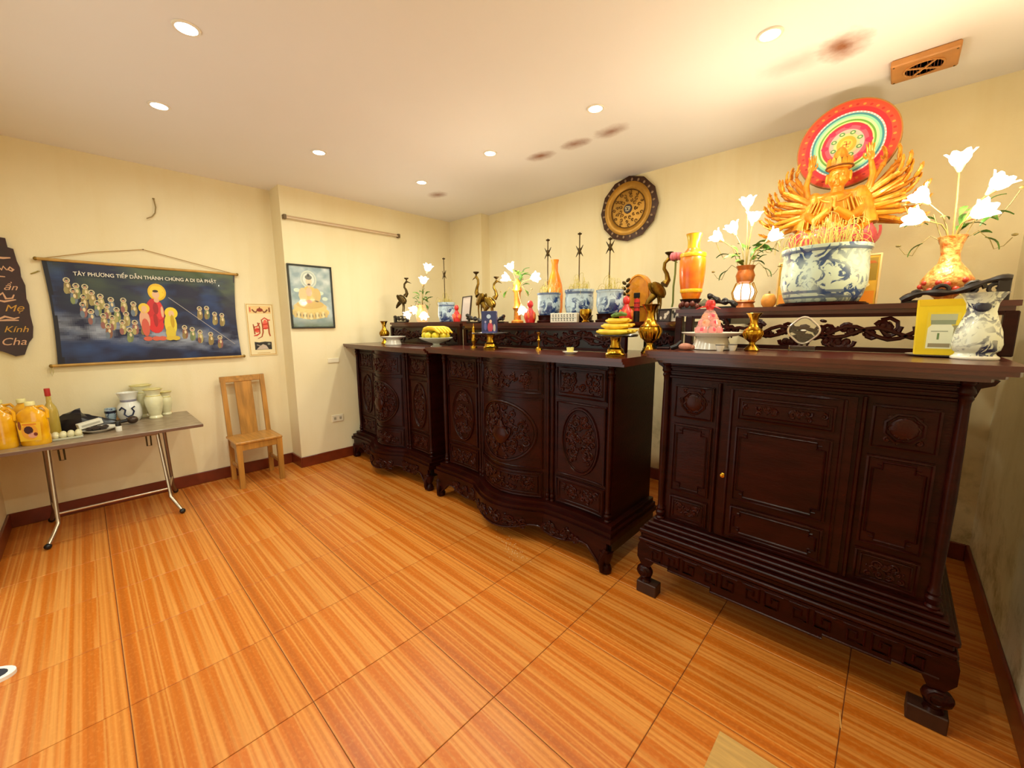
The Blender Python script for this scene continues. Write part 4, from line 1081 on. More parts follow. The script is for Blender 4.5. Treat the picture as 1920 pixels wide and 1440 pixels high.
# clear crystal award
cy = thing('crystal_award', 'clear crystal quatrefoil award on a square foot', 'award', (-.318, 2.36, ZC))
MB().cbox(-.052,.052,-.025,.025,0,.026,.003).build('foot', M_GLASS, cy, False)
def quat(r, n=40): return [((r*(1+.07*cos(4*2*PI*i/n)))*cos(2*PI*i/n), (r*(1+.07*cos(4*2*PI*i/n)))*sin(2*PI*i/n)) for i in range(n)]
MB().tube([(a, 0, b+.098) for a, b in quat(.058)], .005, 8, True).build('bright_rim', mat('crystal_edge', '#efe2cc', .12, .6), cy)
MB().prism([(a, b+.098) for a, b in quat(.054)], -.006, .006, 'y').build('crystal_plate', M_GLASS, cy)
MB().ell((0,-.007,.098), (.012,.004,.004), 10, 6).build('engraving', M_WHITE, cy)
MB().tube([(-.012,0,.026), (-.008,0,.045)], .005, 6).tube([(.012,0,.026), (.008,0,.045)], .005, 6).build('stem', M_GLASS, cy)
# yellow gift bag on a small grey tray
gt = thing('grey_tray', 'flat grey tray under the yellow gift bag', 'tray', (.130, 2.32, ZC))
MB().lathe([(.0,0),(.07,0),(.092,.006),(.094,.009),(.07,.006),(.0,.005)], 28).build('dish', mat('grey_dish', '#8d8272', .4), gt)
gb = thing('gift_bag', 'bright yellow gift bag printed with a white jar', 'bag', (.130, 2.325, ZC+.0065), .05)
MY = mat('yellow_card', '#f2d21c', .45, var=.1, vscale=10)
MB().add([(-.068,-.03,0),(.068,-.03,0),(.068,.03,0),(-.068,.03,0),(-.074,-.034,.215),(.074,-.034,.215),(.074,.034,.215),(-.074,.034,.215)],
         [(3,2,1,0),(0,1,5,4),(1,2,6,5),(2,3,7,6),(3,0,4,7),(4,5,6,7)]).build('bag_body', MY, gb, False)
mb = MB(); Z = lambda z: -.0305-.004*z/.215
def pq(pts, col, lay):
    mb.add([(x, Z(z)-.0004*lay, z) for x, z in pts], [tuple(range(len(pts)))], col)
pq([(-.07,.19),(.07,.19),(.073,.213),(-.073,.213)], '#e6c012', 1)
pq([(-.045,.02),(.045,.02),(.045,.165),(-.045,.165)], '#e9cf3a', 1)
pq([(-.036,.135),(.036,.135),(.036,.158),(-.036,.158)], '#b9bd9c', 2); pq([(-.033,.118),(.033,.118),(.034,.135),(-.034,.135)], '#8f9a80', 2)
pq([(-.04,.025),(.03,.025),(.03,.105),(.022,.118),(-.03,.118),(-.04,.105)], '#e9ecd4', 2); pq([(.022,.06),(.042,.06),(.042,.115),(.026,.115)], '#9c9470', 1.5)
pq([(-.012,.06),(-.006,.06),(-.006,.085),(-.012,.085)], '#6c8a5a', 3); pq([(-.034,.03),(.026,.03),(.026,.045),(-.034,.045)], '#9a8e72', 3); pq([(-.03,.09),(.016,.09),(.016,.094),(-.03,.094)], '#aab09a', 3)
mb.build('printed_jar', print_mat('bag_print', .45), gb, False)
# big blue-white vase at the right end
bv = vase('blue-white flared porcelain vase at the right end of the cabinet', (.217, 2.215, ZC),
     [(.0,0),(.058,0),(.06,.008),(.052,.018),(.05,.024),(.060,.034),(.064,.055),(.058,.10),(.044,.145),(.037,.17),(.040,.20),(.054,.228),(.062,.236),(.056,.236),(.034,.19)], M_PORCV)
MB().ell((-.002,-.036,.186), (.021,.006,.018), 14, 8).build('dark_medallion', mat('cobalt_glaze', '#141a36', .3, coat=.5), bv)
MB().lathe([(.058,.0),(.0615,.004),(.0615,.009),(.056,.014)], 28).build('foot_ring', M_WHITE, bv)

# ------------------------------------------------------------------ objects on the middle cabinet
Z2 = 1.29
def pedestal_tray(label, loc, R, h):
    t = thing('pedestal_tray', label, 'tray', loc, 0, 'gold pedestal trays')
    MB().lathe([(.0,0),(.056,0),(.058,.012),(.048,.022),(.046,.04),(.032,.05),(.026,.075),(.03,h-.012),(.036,h-.006)], 28).build('pedestal', M_BRASS, t)
    MB().lathe([(.0,h-.006),(R*.96,h-.006),(R,h+.002),(R*.99,h+.006),(R*.95,h),(.0,h)], 36).build('plate', mat('dark_lacquer_tray', '#1f1712', .25, coat=.5), t)
    return t
pedestal_tray('black-topped gold pedestal tray holding the picture card', (-2.225, 2.12, Z2), .14, .118)
pedestal_tray('black-topped gold pedestal tray holding bananas', (-1.165, 2.10, Z2), .125, .118)
pc = thing('picture_card', 'upright blue picture card with a red-robed figure', 'card', (-2.225, 2.11, Z2+.1185), .35)
MB().cbox(-.062,.062,-.012,.012,0,.165,.002).build('box', mat('navy_card', '#2c3060', .5, var=.3, vscale=20), pc, False)
mb = MB(); y = -.0125
mb.disc(.0, .125, .018, .016, y, '#b9c9d8'); mb.disc(.012, .045, .022, .038, y, '#c23a4a'); mb.disc(.016, .088, .011, .014, y-.0003, '#e8c0a0', 10); mb.disc(-.028, .05, .012, .03, y, '#5a5a98', 10); mb.disc(-.028, .085, .008, .009, y-.0003, '#a89ab8', 10); mb.disc(.046, .04, .010, .03, y, '#c8b8b0', 10); mb.poly([(-.06,.002),(.06,.002),(.06,.016),(-.06,.012)], y-.0006, '#4a4a88')
mb.build('printed_image', print_mat('card_print', .45), pc, False)
bb = thing('gold_candlestick', 'small gold candlestick left of the picture card tray', 'candlestick', (-2.43, 2.13, Z2))
MB().lathe([(.0,0),(.028,0),(.026,.012),(.01,.02),(.012,.04),(.02,.055),(.018,.075),(.012,.085),(.012,.16),(.006,.165),(.0,.2)], 16).build('stem', M_BRASS, bb)
bb2 = thing('brass_candlestick', 'thin brass candlestick before the carved urn shelf', 'candlestick', (-1.86, 2.25, Z2))
MB().lathe([(.0,0),(.026,0),(.022,.014),(.008,.022),(.008,.06),(.014,.07),(.008,.08),(.008,.11),(.018,.125),(.016,.126),(.0,.12)], 16).build('stem', M_BRASS, bb2)
# bananas
bn = thing('banana_bunch', 'ripe yellow banana bunch piled on the pedestal tray', 'fruit', (-1.165, 2.10, Z2+.1185))
MBAN = mat('banana_skin', '#ecc92a', .5, col2='#d9a818', vscale=22)
rg = random.Random(7)
for k in range(13):
    lv = 0 if k < 6 else (1 if k < 10 else 2); i = k-(0, 6, 10)[lv]; n_ = (6, 4, 3)[lv]
    r = (.10, .088, .07)[lv]; z = (.018, .050, .080)[lv]; o = (i-(n_-1)/2)*.026
    pts = [(r*(-.95+.38*q)+.004*lv, o+.016*((q-2.5)/2.5)**2, z+.012*((q-2.5)/2.5)**2*(1 if i % 2 else .3)) for q in range(6)]
    MB().tube(pts, [.006,.014,.0155,.0155,.014,.005], 8).build('banana', MBAN, bn)
for k in range(2):
    MB().tube([(-.02+.028*k,-.02,.108+.004*k), (.005+.03*k,-.01,.118+.004*k), (.035+.03*k,0,.116)], [.008,.014,.007], 8).build('green_banana', mat('green_banana', '#5a7a2a', .5, var=.3), bn)
sc = thing('tea_saucer', 'small white saucer on the middle cabinet front edge', 'saucer', (-1.462, 2.075, Z2))
MB().lathe([(.0,0),(.03,0),(.032,.004),(.047,.012),(.048,.015),(.03,.010),(.0,.009)], 24).build('dish', M_WHITE, sc)
tl = thing('tea_light', 'small yellow cup candle on the white saucer', 'candle', (-1.462, 2.075, Z2+.010))
MB().lathe([(.0,0),(.02,0),(.023,.03),(.021,.03),(.0,.024)], 20).build('cup', mat('pale_yellow_wax', '#d9cf7a', .4), tl)
MB().lathe([(.0,.024),(.002,.024),(.0015,.034),(.0,.034)], 6).build('wick', M_BLACK, tl)

# ------------------------------------------------------------------ objects on the farthest cabinet
Z1 = 1.275
footed_dish('white footed dish on the farthest cabinet beside the brass vase', (-3.70, 2.16, Z1), .125, .085)
yt = thing('fruit_bowl', 'glass footed bowl heaped with yellow wrapped fruit', 'bowl', (-2.985, 2.17, Z1))
MB().lathe([(.0,0),(.05,0),(.055,.008),(.03,.02),(.03,.034),(.08,.05),(.14,.075),(.15,.085),(.145,.088),(.08,.058),(.0,.05)], 32).build('glass_bowl', mat('pale_glass_bowl', '#e6ead6', .1, alpha=.55), yt)
rg = random.Random(12)
for k in range(15):
    a = 2*PI*k/9; r = .095 if k < 9 else .05; z = .105 if k < 9 else .145
    MB().ell((r*cos(a), r*sin(a), z), (.034,.034,.03), 10, 7).build('fruit', mat('yellow_fruit', '#e6cf2e', .4, col2='#b8a21c', vscale=25), yt)
for k in range(5):
    o = (k-2)*.034
    MB().tube([(-.13+.052*q, o+.014*((q-2.5)/2.5)**2, .168+.010*((q-2.5)/2.5)**2-.05*abs((q-2.5)/2.5)**3) for q in range(6)], [.007,.018,.02,.02,.018,.007], 8).build('banana', mat('banana_skin', '#ecc92a', .5, col2='#d9a818', vscale=22), yt)

# ------------------------------------------------------------------ altar wall: round decorative plate
wp = thing('wall_plate', 'large brown and gold twelve-sided wall plate', 'plate', (-1.895, YB-.012, 2.515))
def sc12(r, i, n=48):
    a = 2*PI*i/n; q = (a % (PI/6))-PI/12
    return r*cos(PI/12)/cos(q)
mb = MB(); n = 48
prof = [(.05,.0,None),(.285,-.012,None),(.285,-.02,None),(.225,-.032,None),(.205,-.022,None)]
vs = []; fs = []
for r, y, _ in prof:
    for i in range(n):
        rr = sc12(r, i) if r > .25 else r; a = 2*PI*i/n+PI/2; vs.append((rr*cos(a), y, rr*sin(a)))
for k in range(len(prof)-1):
    for i in range(n): j = (i+1) % n; fs.append((k*n+i, k*n+j, (k+1)*n+j, (k+1)*n+i))
fs.append(tuple(i for i in range(n)))
MB().add(vs, fs).build('rim', mat('dark_brown_plate_rim', '#4a2a16', .4, .3, var=.4, vscale=30), wp, True, 30)
MB().lathe([(.0,.014),(.226,.014),(.232,.036),(.215,.040),(.180,.034),(.168,.026),(.165,.022),(.0,.024)], 48).xf(Matrix.Rotation(PI/2, 4, 'X')).build('gold_ring', mat('old_gold_plate', '#b8842a', .35, .5, var=.35, vscale=9), wp, True, 30)
for i in range(24):
    a = 2*PI*(i+.5)/24
    MB().ell((.248*cos(a), -.030, .248*sin(a)), (.014,.004,.011), 8, 5, rot=Matrix.Rotation(-a, 3, 'Y')).build('rim_boss', mat('pale_bronze_boss', '#8f7458' if i % 2 else '#8f7458', .4, .4), wp)
mb = MB(); rng = random.Random(6)
for k in range(34):
    a = 2*PI*k/34; r = .075 if k % 3 == 0 else (.11 if k % 3 == 1 else .142)
    mb.tube([(p[0], -.027, p[1]) for p in spiral(r*cos(a), r*sin(a), rng.uniform(.014,.022), 1.1, a, rng.choice((-1,1)), 10)], [.0035-.0015*i/9 for i in range(10)], 5)
mb.tube([(.165*cos(2*PI*i/40), -.028, .165*sin(2*PI*i/40)) for i in range(40)], .004, 5, True)
mb.build('relief_scrolls', mat('relief_bronze', '#6e4a1c', .4, .5, var=.3, vscale=40), wp)['kind'] = 'stuff'
MB().lathe([(.0,.029),(.038,.029),(.042,.025)], 24).xf(Matrix.Rotation(PI/2, 4, 'X')).build('centre_disc', mat('dark_centre', '#2a140c', .4), wp)
mb = MB()
mb.tube([(p[0], -.032, p[1]) for p in spiral(-.010,.004,.018,1.0,.4,1,10)], .004, 5).tube([(p[0], -.032, p[1]) for p in spiral(.014,.002,.016,1.0,2.4,-1,10)], .004, 5).tube([(-.02,-.032,-.014), (.0,-.032,-.02), (.02,-.032,-.012)], .004, 5)
mb.build('centre_emblem', mat('cream_emblem', '#d8c69a', .4), wp)

# ------------------------------------------------------------------ left wall: banner
def vnoise(seed):
    rg = random.Random(seed); G = {}
    def h(i, j):
        if (i, j) not in G: G[(i, j)] = random.Random(i*7919+j*104729+seed).random()
        return G[(i, j)]
    def f(x, y):
        s = 0; a = .5
        for o in range(4):
            i, j = math.floor(x), math.floor(y); u, v = x-i, y-j; u = u*u*(3-2*u); v = v*v*(3-2*v)
            s += a*((h(i,j)*(1-u)+h(i+1,j)*u)*(1-v)+(h(i,j+1)*(1-u)+h(i+1,j+1)*u)*v); x *= 2.03; y *= 2.03; a *= .5
        return s
    return f
def mixc(a, b, t): t = max(0, min(1, t)); return tuple(a[i]*(1-t)+b[i]*t for i in range(3)) + (1,)
def banner():
    t = thing('hanging_banner', 'dark blue printed banner of haloed figures on wooden rods', 'banner', (XL+.022, .455, 1.58), PI/2)
    nz = vnoise(3)
    def edge(f): b = .012*sin(PI*f); return -.602+.012*(1-f)*0+b-.008*(1-f), .603-b*1.6-.014*(1-f)
    def Yr(x, z): return -.006+.004*sin(x*9+z*4)+.003*sin(x*21+1)-.008*math.exp(-((x-.42-(.28-z)*.9)/.05)**2)*max(0, z*2.2)
    nx, nzz = 96, 56; vs = []; fs = []; cs = []
    for j in range(nzz+1):
        f = j/nzz; z = -.386+.770*f; a, b = edge(f)
        for i in range(nx+1): x = a+(b-a)*i/nx; vs.append((x, Yr(x, z), z))
    mb = MB(); navy, blue, green, pale, dark = hx('#10183c'), hx('#2c4a80'), hx('#4a5a40'), hx('#9aa2b4'), hx('#070b20')
    for j in range(nzz):
        for i in range(nx):
            k = j*(nx+1)+i; x, _, z = vs[k]
            n1 = nz(x*5+9, z*7+3); n2 = nz(x*3.2+20, z*9+11); n3 = nz(x*11+31, z*26+7)
            c = mixc(navy, blue, (n1-.42)*2.2+(n3-.47)*.7)
            if z > 0: c = mixc(c, green, max(0, (n2-.40))*3.2*min(1, (z)*3+.1)*(.5+.8*(x+.6)))
            band = -.13-.17*(x+.6)/1.2                     # cloud bank sloping down to the right
            d = (z-band)
            c = mixc(c, pale, max(0, 1-abs(d-.03)/.12)*max(0, n3-.22)*2.6*(1.0 if x < .35 else .6))
            if d < -.07: c = mixc(c, dark, min(.6, (-.07-d)*4)*(1-n2*.6))
            ex = min(x+.60, .60-x)
            if ex < .018: c = dark
            mb.add([vs[k], vs[k+1], vs[k+nx+2], vs[k+nx+1]], [(0,1,2,3)], c)
    sh = mb.build('printed_sheet', print_mat('satin_print', .38, .15), t, False)
    pr = MB()
    def D(x, z, rx, rz, col, l=1, n=10):
        pr.add([(x+rx*cos(2*PI*i/n), Yr(x+rx*cos(2*PI*i/n), z+rz*sin(2*PI*i/n))-.0012*l, z+rz*sin(2*PI*i/n)) for i in range(n)], [tuple(range(n))], col)
    rg = random.Random(2)
    robes = ['#8f7a4a','#6f7c58','#a0925c','#8a5c48','#84905a','#6c7a8a','#a08a58','#96605a','#b0a468']
    small = [(-.488,.252),(-.445,.215),(-.407,.205),(-.467,.174),(-.421,.132),(-.369,.159),(-.320,.140),(-.263,.113),(-.197,.115),(-.140,.078),(-.388,.013),(-.329,-.015),(-.272,-.027),(-.220,-.070),(-.143,-.071),(-.427,.074),(-.30,.06),(-.24,.03),(-.19,.0),(-.35,.085),(-.095,-.07),
             (.172,-.109),(.230,-.134),(.290,-.154),(.364,-.180),(.303,.058),(.359,.064),(.411,.011),(.463,.002),(-.30,-.09),(-.18,-.13),(.43,-.21)]
    for (x, z) in small:
        r = rg.choice(robes); x += rg.uniform(-.006, .006); z += rg.uniform(-.006, .006)
        D(x, z-.052, .020, .05, r, 1); D(x-.010, z-.075, .013, .028, rg.choice(robes), 1.5); D(x, z, .019, .021, '#d9c9a0', 1.5); D(x, z, .013, .015, '#7c8a74', 2); D(x, z-.003, .008, .012, '#c79a78', 2.5); D(x, z+.008, .007, .006, '#221c24', 3, 8); D(x+.003, z-.04, .008, .016, '#e2cfa0', 2, 8)
    # three central standing figures
    D(.022,.186,.060,.072,'#e6b820',3,20); D(.022,.186,.048,.058,'#f0cd34',3.5,20)
    D(-.006,.015,.060,.12,'#c8202a',3,16); D(-.012,-.085,.052,.075,'#d8262c',3.4,14); D(.018,.03,.034,.075,'#e0343a',3.8,12); D(.0,.05,.018,.05,'#a01420',4.2,10); D(-.01,-.05,.014,.06,'#a41822',4.2,8)
    D(.012,.165,.024,.032,'#e8b890',4.4,12); D(.012,.194,.019,.011,'#3a2c24',4.8,10); D(.012,.118,.018,.02,'#e6b088',4.2,10); D(.04,.02,.010,.05,'#e2b48c',4.6,8)
    D(-.075,.05,.036,.042,'#e8c23a',4,14); D(-.075,.045,.018,.026,'#e4b48a',4.4,10); D(-.08,-.05,.034,.085,'#e2a888',4,12); D(-.08,-.11,.026,.075,'#cf5a4a',4.4,12)
    D(.098,.012,.044,.05,'#ecd02e',4,16); D(.098,.006,.02,.028,'#e8be92',4.6,10); D(.086,-.085,.042,.095,'#e6d042',4.2,14); D(.08,-.16,.034,.06,'#dcc23a',4.6,12); D(.10,-.06,.014,.06,'#c8a020',5,8)
    for x in (-.075, -.02, .02, .07, .11): D(x, -.205, .03, .02, '#d0604a' if x < .05 else '#d8b838', 4.8, 8)
    pts = [(.092+.452*i/20, .144-.421*i/20) for i in range(21)]
    for i in range(20):
        (a, b), (c, d) = pts[i], pts[i+1]
        pr.add([(a, Yr(a, b)-.0025, b), (c, Yr(c, d)-.0025, d), (c+.0015, Yr(c, d)-.0025, d+.0035), (a+.0015, Yr(a, b)-.0025, b+.0035)], [(0,1,2,3)], '#b9b4b0')
    pr.build('printed_figures', print_mat('satin_print', .38, .15), t, False)
    text_part('TÂY PHƯƠNG TIẾP DẪN THÁNH CHÚNG A DI ĐÀ PHẬT', .040, mat('cream_print', '#efe6d2', .5), t, (-.452, -.021, .288), width=.90, ext=.0004, bold=.0004)
    MW = mat('pale_bamboo_rod', '#c99a4a', .45, var=.3, vscale=20)
    MB().tube([(-.626,-.006,.395), (.617,-.006,.381)], .011, 10).build('top_rod', MW, t)
    MB().tube([(-.640,-.006,-.394), (.606,-.006,-.397)], .011, 10).build('bottom_rod', MW, t)
    for x, z in ((-.630,.395), (.622,.381), (-.645,-.394), (.610,-.397)): MB().ell((x,-.006,z), (.012,.014,.014), 10, 6).build('rod_knob', mat('dark_gilt', '#8a6a1e', .4, .4), t)
    MB().tube([(-.60,.0,.40), (-.33,.006,.475), (-.028,.009,.533), (.27,.006,.462), (.59,.0,.388)], .0028, 6).build('cord', mat('brown_cord', '#b08a4a', .8), t)
    MB().tube([(-.645,-.004,-.40), (-.655,-.004,-.44), (-.648,-.004,-.472), (-.638,-.004,-.44), (-.64,-.004,-.40)], .0022, 5).build('hanging_loop', mat('pale_cord', '#c8b878', .8), t)
    MB().tube([(-.028,.019,.533), (-.028,.002,.533)], .004, 6).build('nail', M_DARKBR, t)
banner()
nl = thing('wall_nail', 'bent old nail in the wall left of the banner', 'nail', (XL, -.19, 1.875), PI/2)
MB().tube([(-.02,-.002,-.01), (0,-.012,0), (.02,-.015,.012)], .004, 6).build('shank', mat('rusty_nail', '#a8964a', .6), nl)
MB().lathe([(.0,-.003),(.008,-.002),(.008,.002),(.0,.003)], 8, (.02,-.015,.012)).build('head', mat('rusty_nail', '#a8964a', .6), nl)

# dark wooden calligraphy plaque at the left edge
pq_ = thing('wooden_plaque', 'dark red wooden calligraphy plaque at the left picture edge', 'plaque', (XL+.004, -.385, 1.68), PI/2)
right = [(.05,.425),(.087,.421),(.090,.36),(.115,.351),(.121,.267),(.130,.225),(.128,.16),(.140,.100),(.134,.005),(.142,-.04),(.138,-.110),(.142,-.2),(.131,-.278),(.109,-.313),(.092,-.36),(.078,-.401),(.035,-.410),(-.020,-.372)]
left = [(-.06,-.36),(-.09,-.32),(-.125,-.29),(-.132,-.2),(-.128,-.08),(-.136,.02),(-.128,.12),(-.132,.2),(-.11,.30),(-.085,.36),(-.05,.40),(0,.415)]
MB().prism(right+left, -.022, -.002, 'y').build('slab', mat('dark_red_plaque', '#3a0a10', .35, var=.45, vscale=5, coat=.3, col2='#1a0508'), pq_, True, 30)
gp = mat('pale_gilt_brush', '#d8a884', .45); gp2 = mat('gilt_brush', '#c9963a', .4, .3)
def brush(strokes, w, m, nm='brush_lettering'):
    mb = MB()
    for s in strokes: mb.stroke(s, [w*(.55+.6*sin(PI*i/max(1, len(s)-1))) for i in range(len(s))], -.0232)
    mb.build(nm, m, pq_, False)
brush([[(-.10,.283),(-.03,.287),(.06,.282),(.095,.287)]], .013, gp)
brush([[(-.09,.20),(-.06,.23),(-.04,.2),(-.02,.23),(0,.20)], [(.01,.20),(.03,.225),(.045,.2),(.055,.225),(.068,.2)], [(.07,.20),(.085,.222),(.098,.205),(.09,.195),(.074,.204)]], .011, gp)
brush([[(-.09,.155),(-.02,.157),(.055,.153)]], .011, gp)
text_part('ần', .062, gp, pq_, (.034, -.0225, .062), ext=.0005, name='brush_lettering', shear=.4)
brush([[(-.08,.02),(-.03,.045),(0,.01),(.03,.04),(.04,.0),(.07,.005),(.08,.03)], [(-.02,-.005),(.03,-.02),(.085,-.005)]], .012, gp)
text_part('Mẹ', .066, gp2, pq_, (.022, -.0225, -.088), ext=.0005, name='brush_lettering', shear=.35)
brush([[(-.09,-.14),(-.05,-.12),(-.02,-.15),(.02,-.125),(.06,-.14),(.085,-.13)], [(-.02,-.155),(.03,-.15),(.08,-.152)]], .012, gp)
text_part('Kính', .062, gp2, pq_, (.0, -.0225, -.236), ext=.0005, name='brush_lettering', shear=.35)
text_part('Cha', .074, gp, pq_, (-.024, -.0225, -.328), ext=.0005, name='brush_lettering', shear=.3)

# calligraphy sheet with a red brushed character
cs_ = thing('calligraphy_sheet', 'cream paper scroll with a red brushed character', 'wall scroll', (XL+.003, 1.243, 1.432), PI/2)
MB().box(-.123,.125,-.004,0,-.256,.262).build('paper', mat('cream_paper', '#ecd9a6', .7, var=.08, vscale=8), cs_, False)
pr = MB(); y = -.0045
for r, c in ((.115,'#c9963a'), (.110,'#f0e0b2')): pr.poly([(-r,-.247+(.115-r)),(r,-.247+(.115-r)),(r,.254-(.115-r)),(-r,.254-(.115-r))], y-(.0003 if r < .112 else 0), c)
y -= .0007
pr.poly([(-.098,.165),(.098,.165),(.098,.240),(-.098,.240)], y, '#ecc98a')
def st_(pts, w, c, l=1): pr.stroke(pts, w, y-.0003*l, c)
pr.disc(.0,.200,.028,.018,y-.0003,'#9a3a22'); st_([(-.068,.205),(-.05,.182),(-.03,.175)],.013,'#7a4420'); st_([(.068,.205),(.05,.182),(.03,.175)],.013,'#7a4420'); st_([(0,.21),(0,.228)],.010,'#7a3a20'); st_([(-.034,.182),(0,.215),(.034,.182)],.009,'#8a3a20',2); st_([(-.085,.18),(-.085,.225)],.013,'#d86a54'); st_([(.085,.18),(.085,.225)],.013,'#8a4a22')
R_ = '#cf3222'; Rd = '#a8502a'
st_([(-.070,.06),(-.064,.02),(-.062,-.04)], [.008,.014,.012], Rd); st_([(-.072,-.055),(-.045,-.050),(-.015,-.03)], [.008,.014,.008], R_); st_([(-.066,.03),(-.035,.038),(-.012,.07)], .010, R_); st_([(-.030,.075),(-.016,.03),(-.018,-.03)], .012, Rd, 2); st_([(-.06,.0),(-.02,.01)], .013, R_, 2); pr.disc(-.038,.0,.022,.026,y-.0002,'#e8604a',10)
st_([(.006,.105),(.012,.05),(.012,-.02),(-.002,-.065),(-.04,-.085)], [.010,.013,.013,.010,.005], Rd); st_([(.006,.10),(.035,.122),(.065,.10),(.085,.10)], [.008,.012,.012,.008], R_); st_([(.062,.10),(.066,.03),(.066,-.03),(.074,-.062)], [.010,.014,.014,.012], Rd, 2); st_([(.016,.055),(.06,.062)], .013, R_, 2); st_([(.016,.015),(.06,.02)], .013, R_, 2); pr.disc(.038,.055,.022,.05,y-.0002,'#ec6a54',12)
pr.poly([(-.072,-.195),(.078,-.195),(.080,-.12),(.02,-.115),(-.03,-.122),(-.072,-.115)], y-.0003, '#2e2a26'); pr.poly([(-.06,-.192),(.05,-.192),(.03,-.155),(.0,-.14),(-.03,-.16)], y-.0006, '#c8b6a4'); st_([(-.055,-.145),(-.02,-.158)],.008,'#a89c8c',3); pr.disc(.055,-.14,.014,.011,y-.0009,'#8a8e80',8)
st_([(-.055,-.228),(.06,-.228)],.005,'#c9a25a'); 
pr.build('printed_character', print_mat('paper_print', .6), cs_, False)

# framed seated-figure picture
fp = thing('framed_picture', 'black-framed picture of a golden figure seated on a lotus', 'picture', (XP+.002, 1.655, 1.762), PI/2)
w, h = .215, .316; MF = mat('black_green_frame', '#1c2018', .35)
for a in ((-w,w,-h,-h+.016), (-w,w,h-.016,h), (-w,-w+.016,-h+.016,h-.016), (w-.016,w,-h+.016,h-.016)): MB().cbox(a[0],a[1],-.024,0,a[2],a[3],.003).build('frame_bar', MF, fp, False)
nzp = vnoise(8); mb = MB(); n1, n2 = 40, 56
for j in range(n2):
    for i in range(n1):
        x0, x1 = -w+.014+(2*w-.028)*i/n1, -w+.014+(2*w-.028)*(i+1)/n1; z0, z1 = -h+.014+(2*h-.028)*j/n2, -h+.014+(2*h-.028)*(j+1)/n2
        q = nzp(x0*14+5, z0*14+8); c = mixc(hx('#7f9aa0'), hx('#d3dcd6'), (q-.3)*2); c = mixc(c, hx('#5f8f86'), max(0, nzp(x0*9+40, z0*9)-.5)*2.2)
        if z0 < -.20: c = mixc(c, hx('#3d5a34'), min(1, (-.20-z0)*9)*(.5+q))
        mb.add([(x0,-.010,z0),(x1,-.010,z0),(x1,-.010,z1),(x0,-.010,z1)], [(0,1,2,3)], c)
mb.build('printed_sky', print_mat('picture_print', .35, .2), fp, False)
pr = MB(); y0_ = -.0105
def D2(x, z, rx, rz, c, l, n=18): pr.disc(x, z, rx, rz, y0_-.0003*l, c, n)
D2(-.02,.175,.078,.088,'#cfd6c2',1,24); D2(-.02,.175,.066,.075,'#b3bfb2',2,24); D2(-.02,.175,.055,.062,'#dfe0cf',3,24)
D2(-.02,-.10,.165,.055,'#d8bd62',2,24); D2(-.02,-.155,.185,.07,'#dcc25c',3,24)
for k in range(11): D2(-.17+.03*k, -.195+.012*abs(k-5)*.35, .019, .035, '#e2d08c' if k % 2 else '#cfae50', 4, 10)
D2(-.02,.0,.088,.11,'#d9b84a',4); D2(-.02,-.075,.135,.045,'#cfa834',5); D2(-.085,.02,.04,.07,'#d8c078',5); D2(.05,.02,.04,.07,'#d2b050',5); D2(-.025,.05,.03,.045,'#e0b088',6,12); D2(-.03,-.045,.032,.018,'#d88a5a',6,12)
D2(-.02,.155,.030,.040,'#e2c8a0',6,14); D2(-.02,.195,.034,.024,'#4c5448',7,14); D2(-.02,.218,.014,.016,'#3f463e',7,10); D2(-.02,.115,.016,.02,'#dcbc90',6,10)
for x in (-.14,-.1,.09,.13): D2(x, .02+.05*sin(x*30), .03, .02, '#cfe0c8', 2, 10)
pr.build('printed_figure', print_mat('picture_print', .35, .2), fp, False)
MB().box(-w+.014,w-.014,-.0165,-.0155,-h+.014,h-.014).build('glass_pane', mat('picture_glass', '#ffffff', .05, alpha=.06), fp, False)

# tube light, bent wire, sockets
tl_ = thing('tube_light', 'long thin unlit tube light high above the framed picture', 'light', (XP, 2.07, 2.512), PI/2)
MB().cbox(-.625,.625,-.022,0,-.004,.016,.003).build('batten', mat('beige_batten', '#c9a884', .5), tl_, False)
MB().tube([(-.60,-.034,-.008), (.60,-.034,-.008)], .008, 10).build('tube', mat('unlit_tube', '#d8c0a0', .25), tl_)
for s in (-1, 1): MB().cbox(s*.615-.014,s*.615+.014,-.045,0,-.024,.018,.003).build('end_holder', mat('dark_holder', '#6a5230', .5), tl_, False)
hk = thing('bent_wire', 'bent bare wire sticking out of the wall above the banner', 'wire', (XL, .52, 2.45), PI/2)
MB().tube([(.018,0,.09), (.020,-.012,.07), (.024,-.02,.02), (.014,-.025,-.03), (-.01,-.03,-.065), (-.045,-.03,-.085)], .0045, 6).build('wire', mat('grey_wire', '#9a8452', .5), hk)
MB().lathe([(.0,-.006),(.008,-.004),(.008,.004),(.0,.006)], 8, (.018,-.004,.09)).build('clip', mat('grey_wire', '#9a8452', .5), hk)
def socket(label, y, z, w, h, holes):
    t = thing('wall_socket', label, 'socket', (XP, y, z), PI/2)
    MB().cbox(-w/2,w/2,-.010,0,-h/2,h/2,.003).build('plate', mat('cream_plastic', '#ece0c2', .4), t, False)
    for k in holes: MB().cbox(k-.012,k+.012,-.0125,-.009,-.016,.016,.001).build('outlet', mat('grey_plastic', '#b8ac92', .4), t, False)
    for k in holes:
        for dx in (-.005, .005): MB().box(k+dx-.0012,k+dx+.0012,-.0132,-.012,-.006,.006).build('slot', M_BLACK, t, False)
socket('lower wall socket beside the farthest cabinet', 1.83, .463, .125, .075, (-.03, .03))
socket('upper blank switch plate above the lower socket', 1.829, 1.10, .12, .05, ())

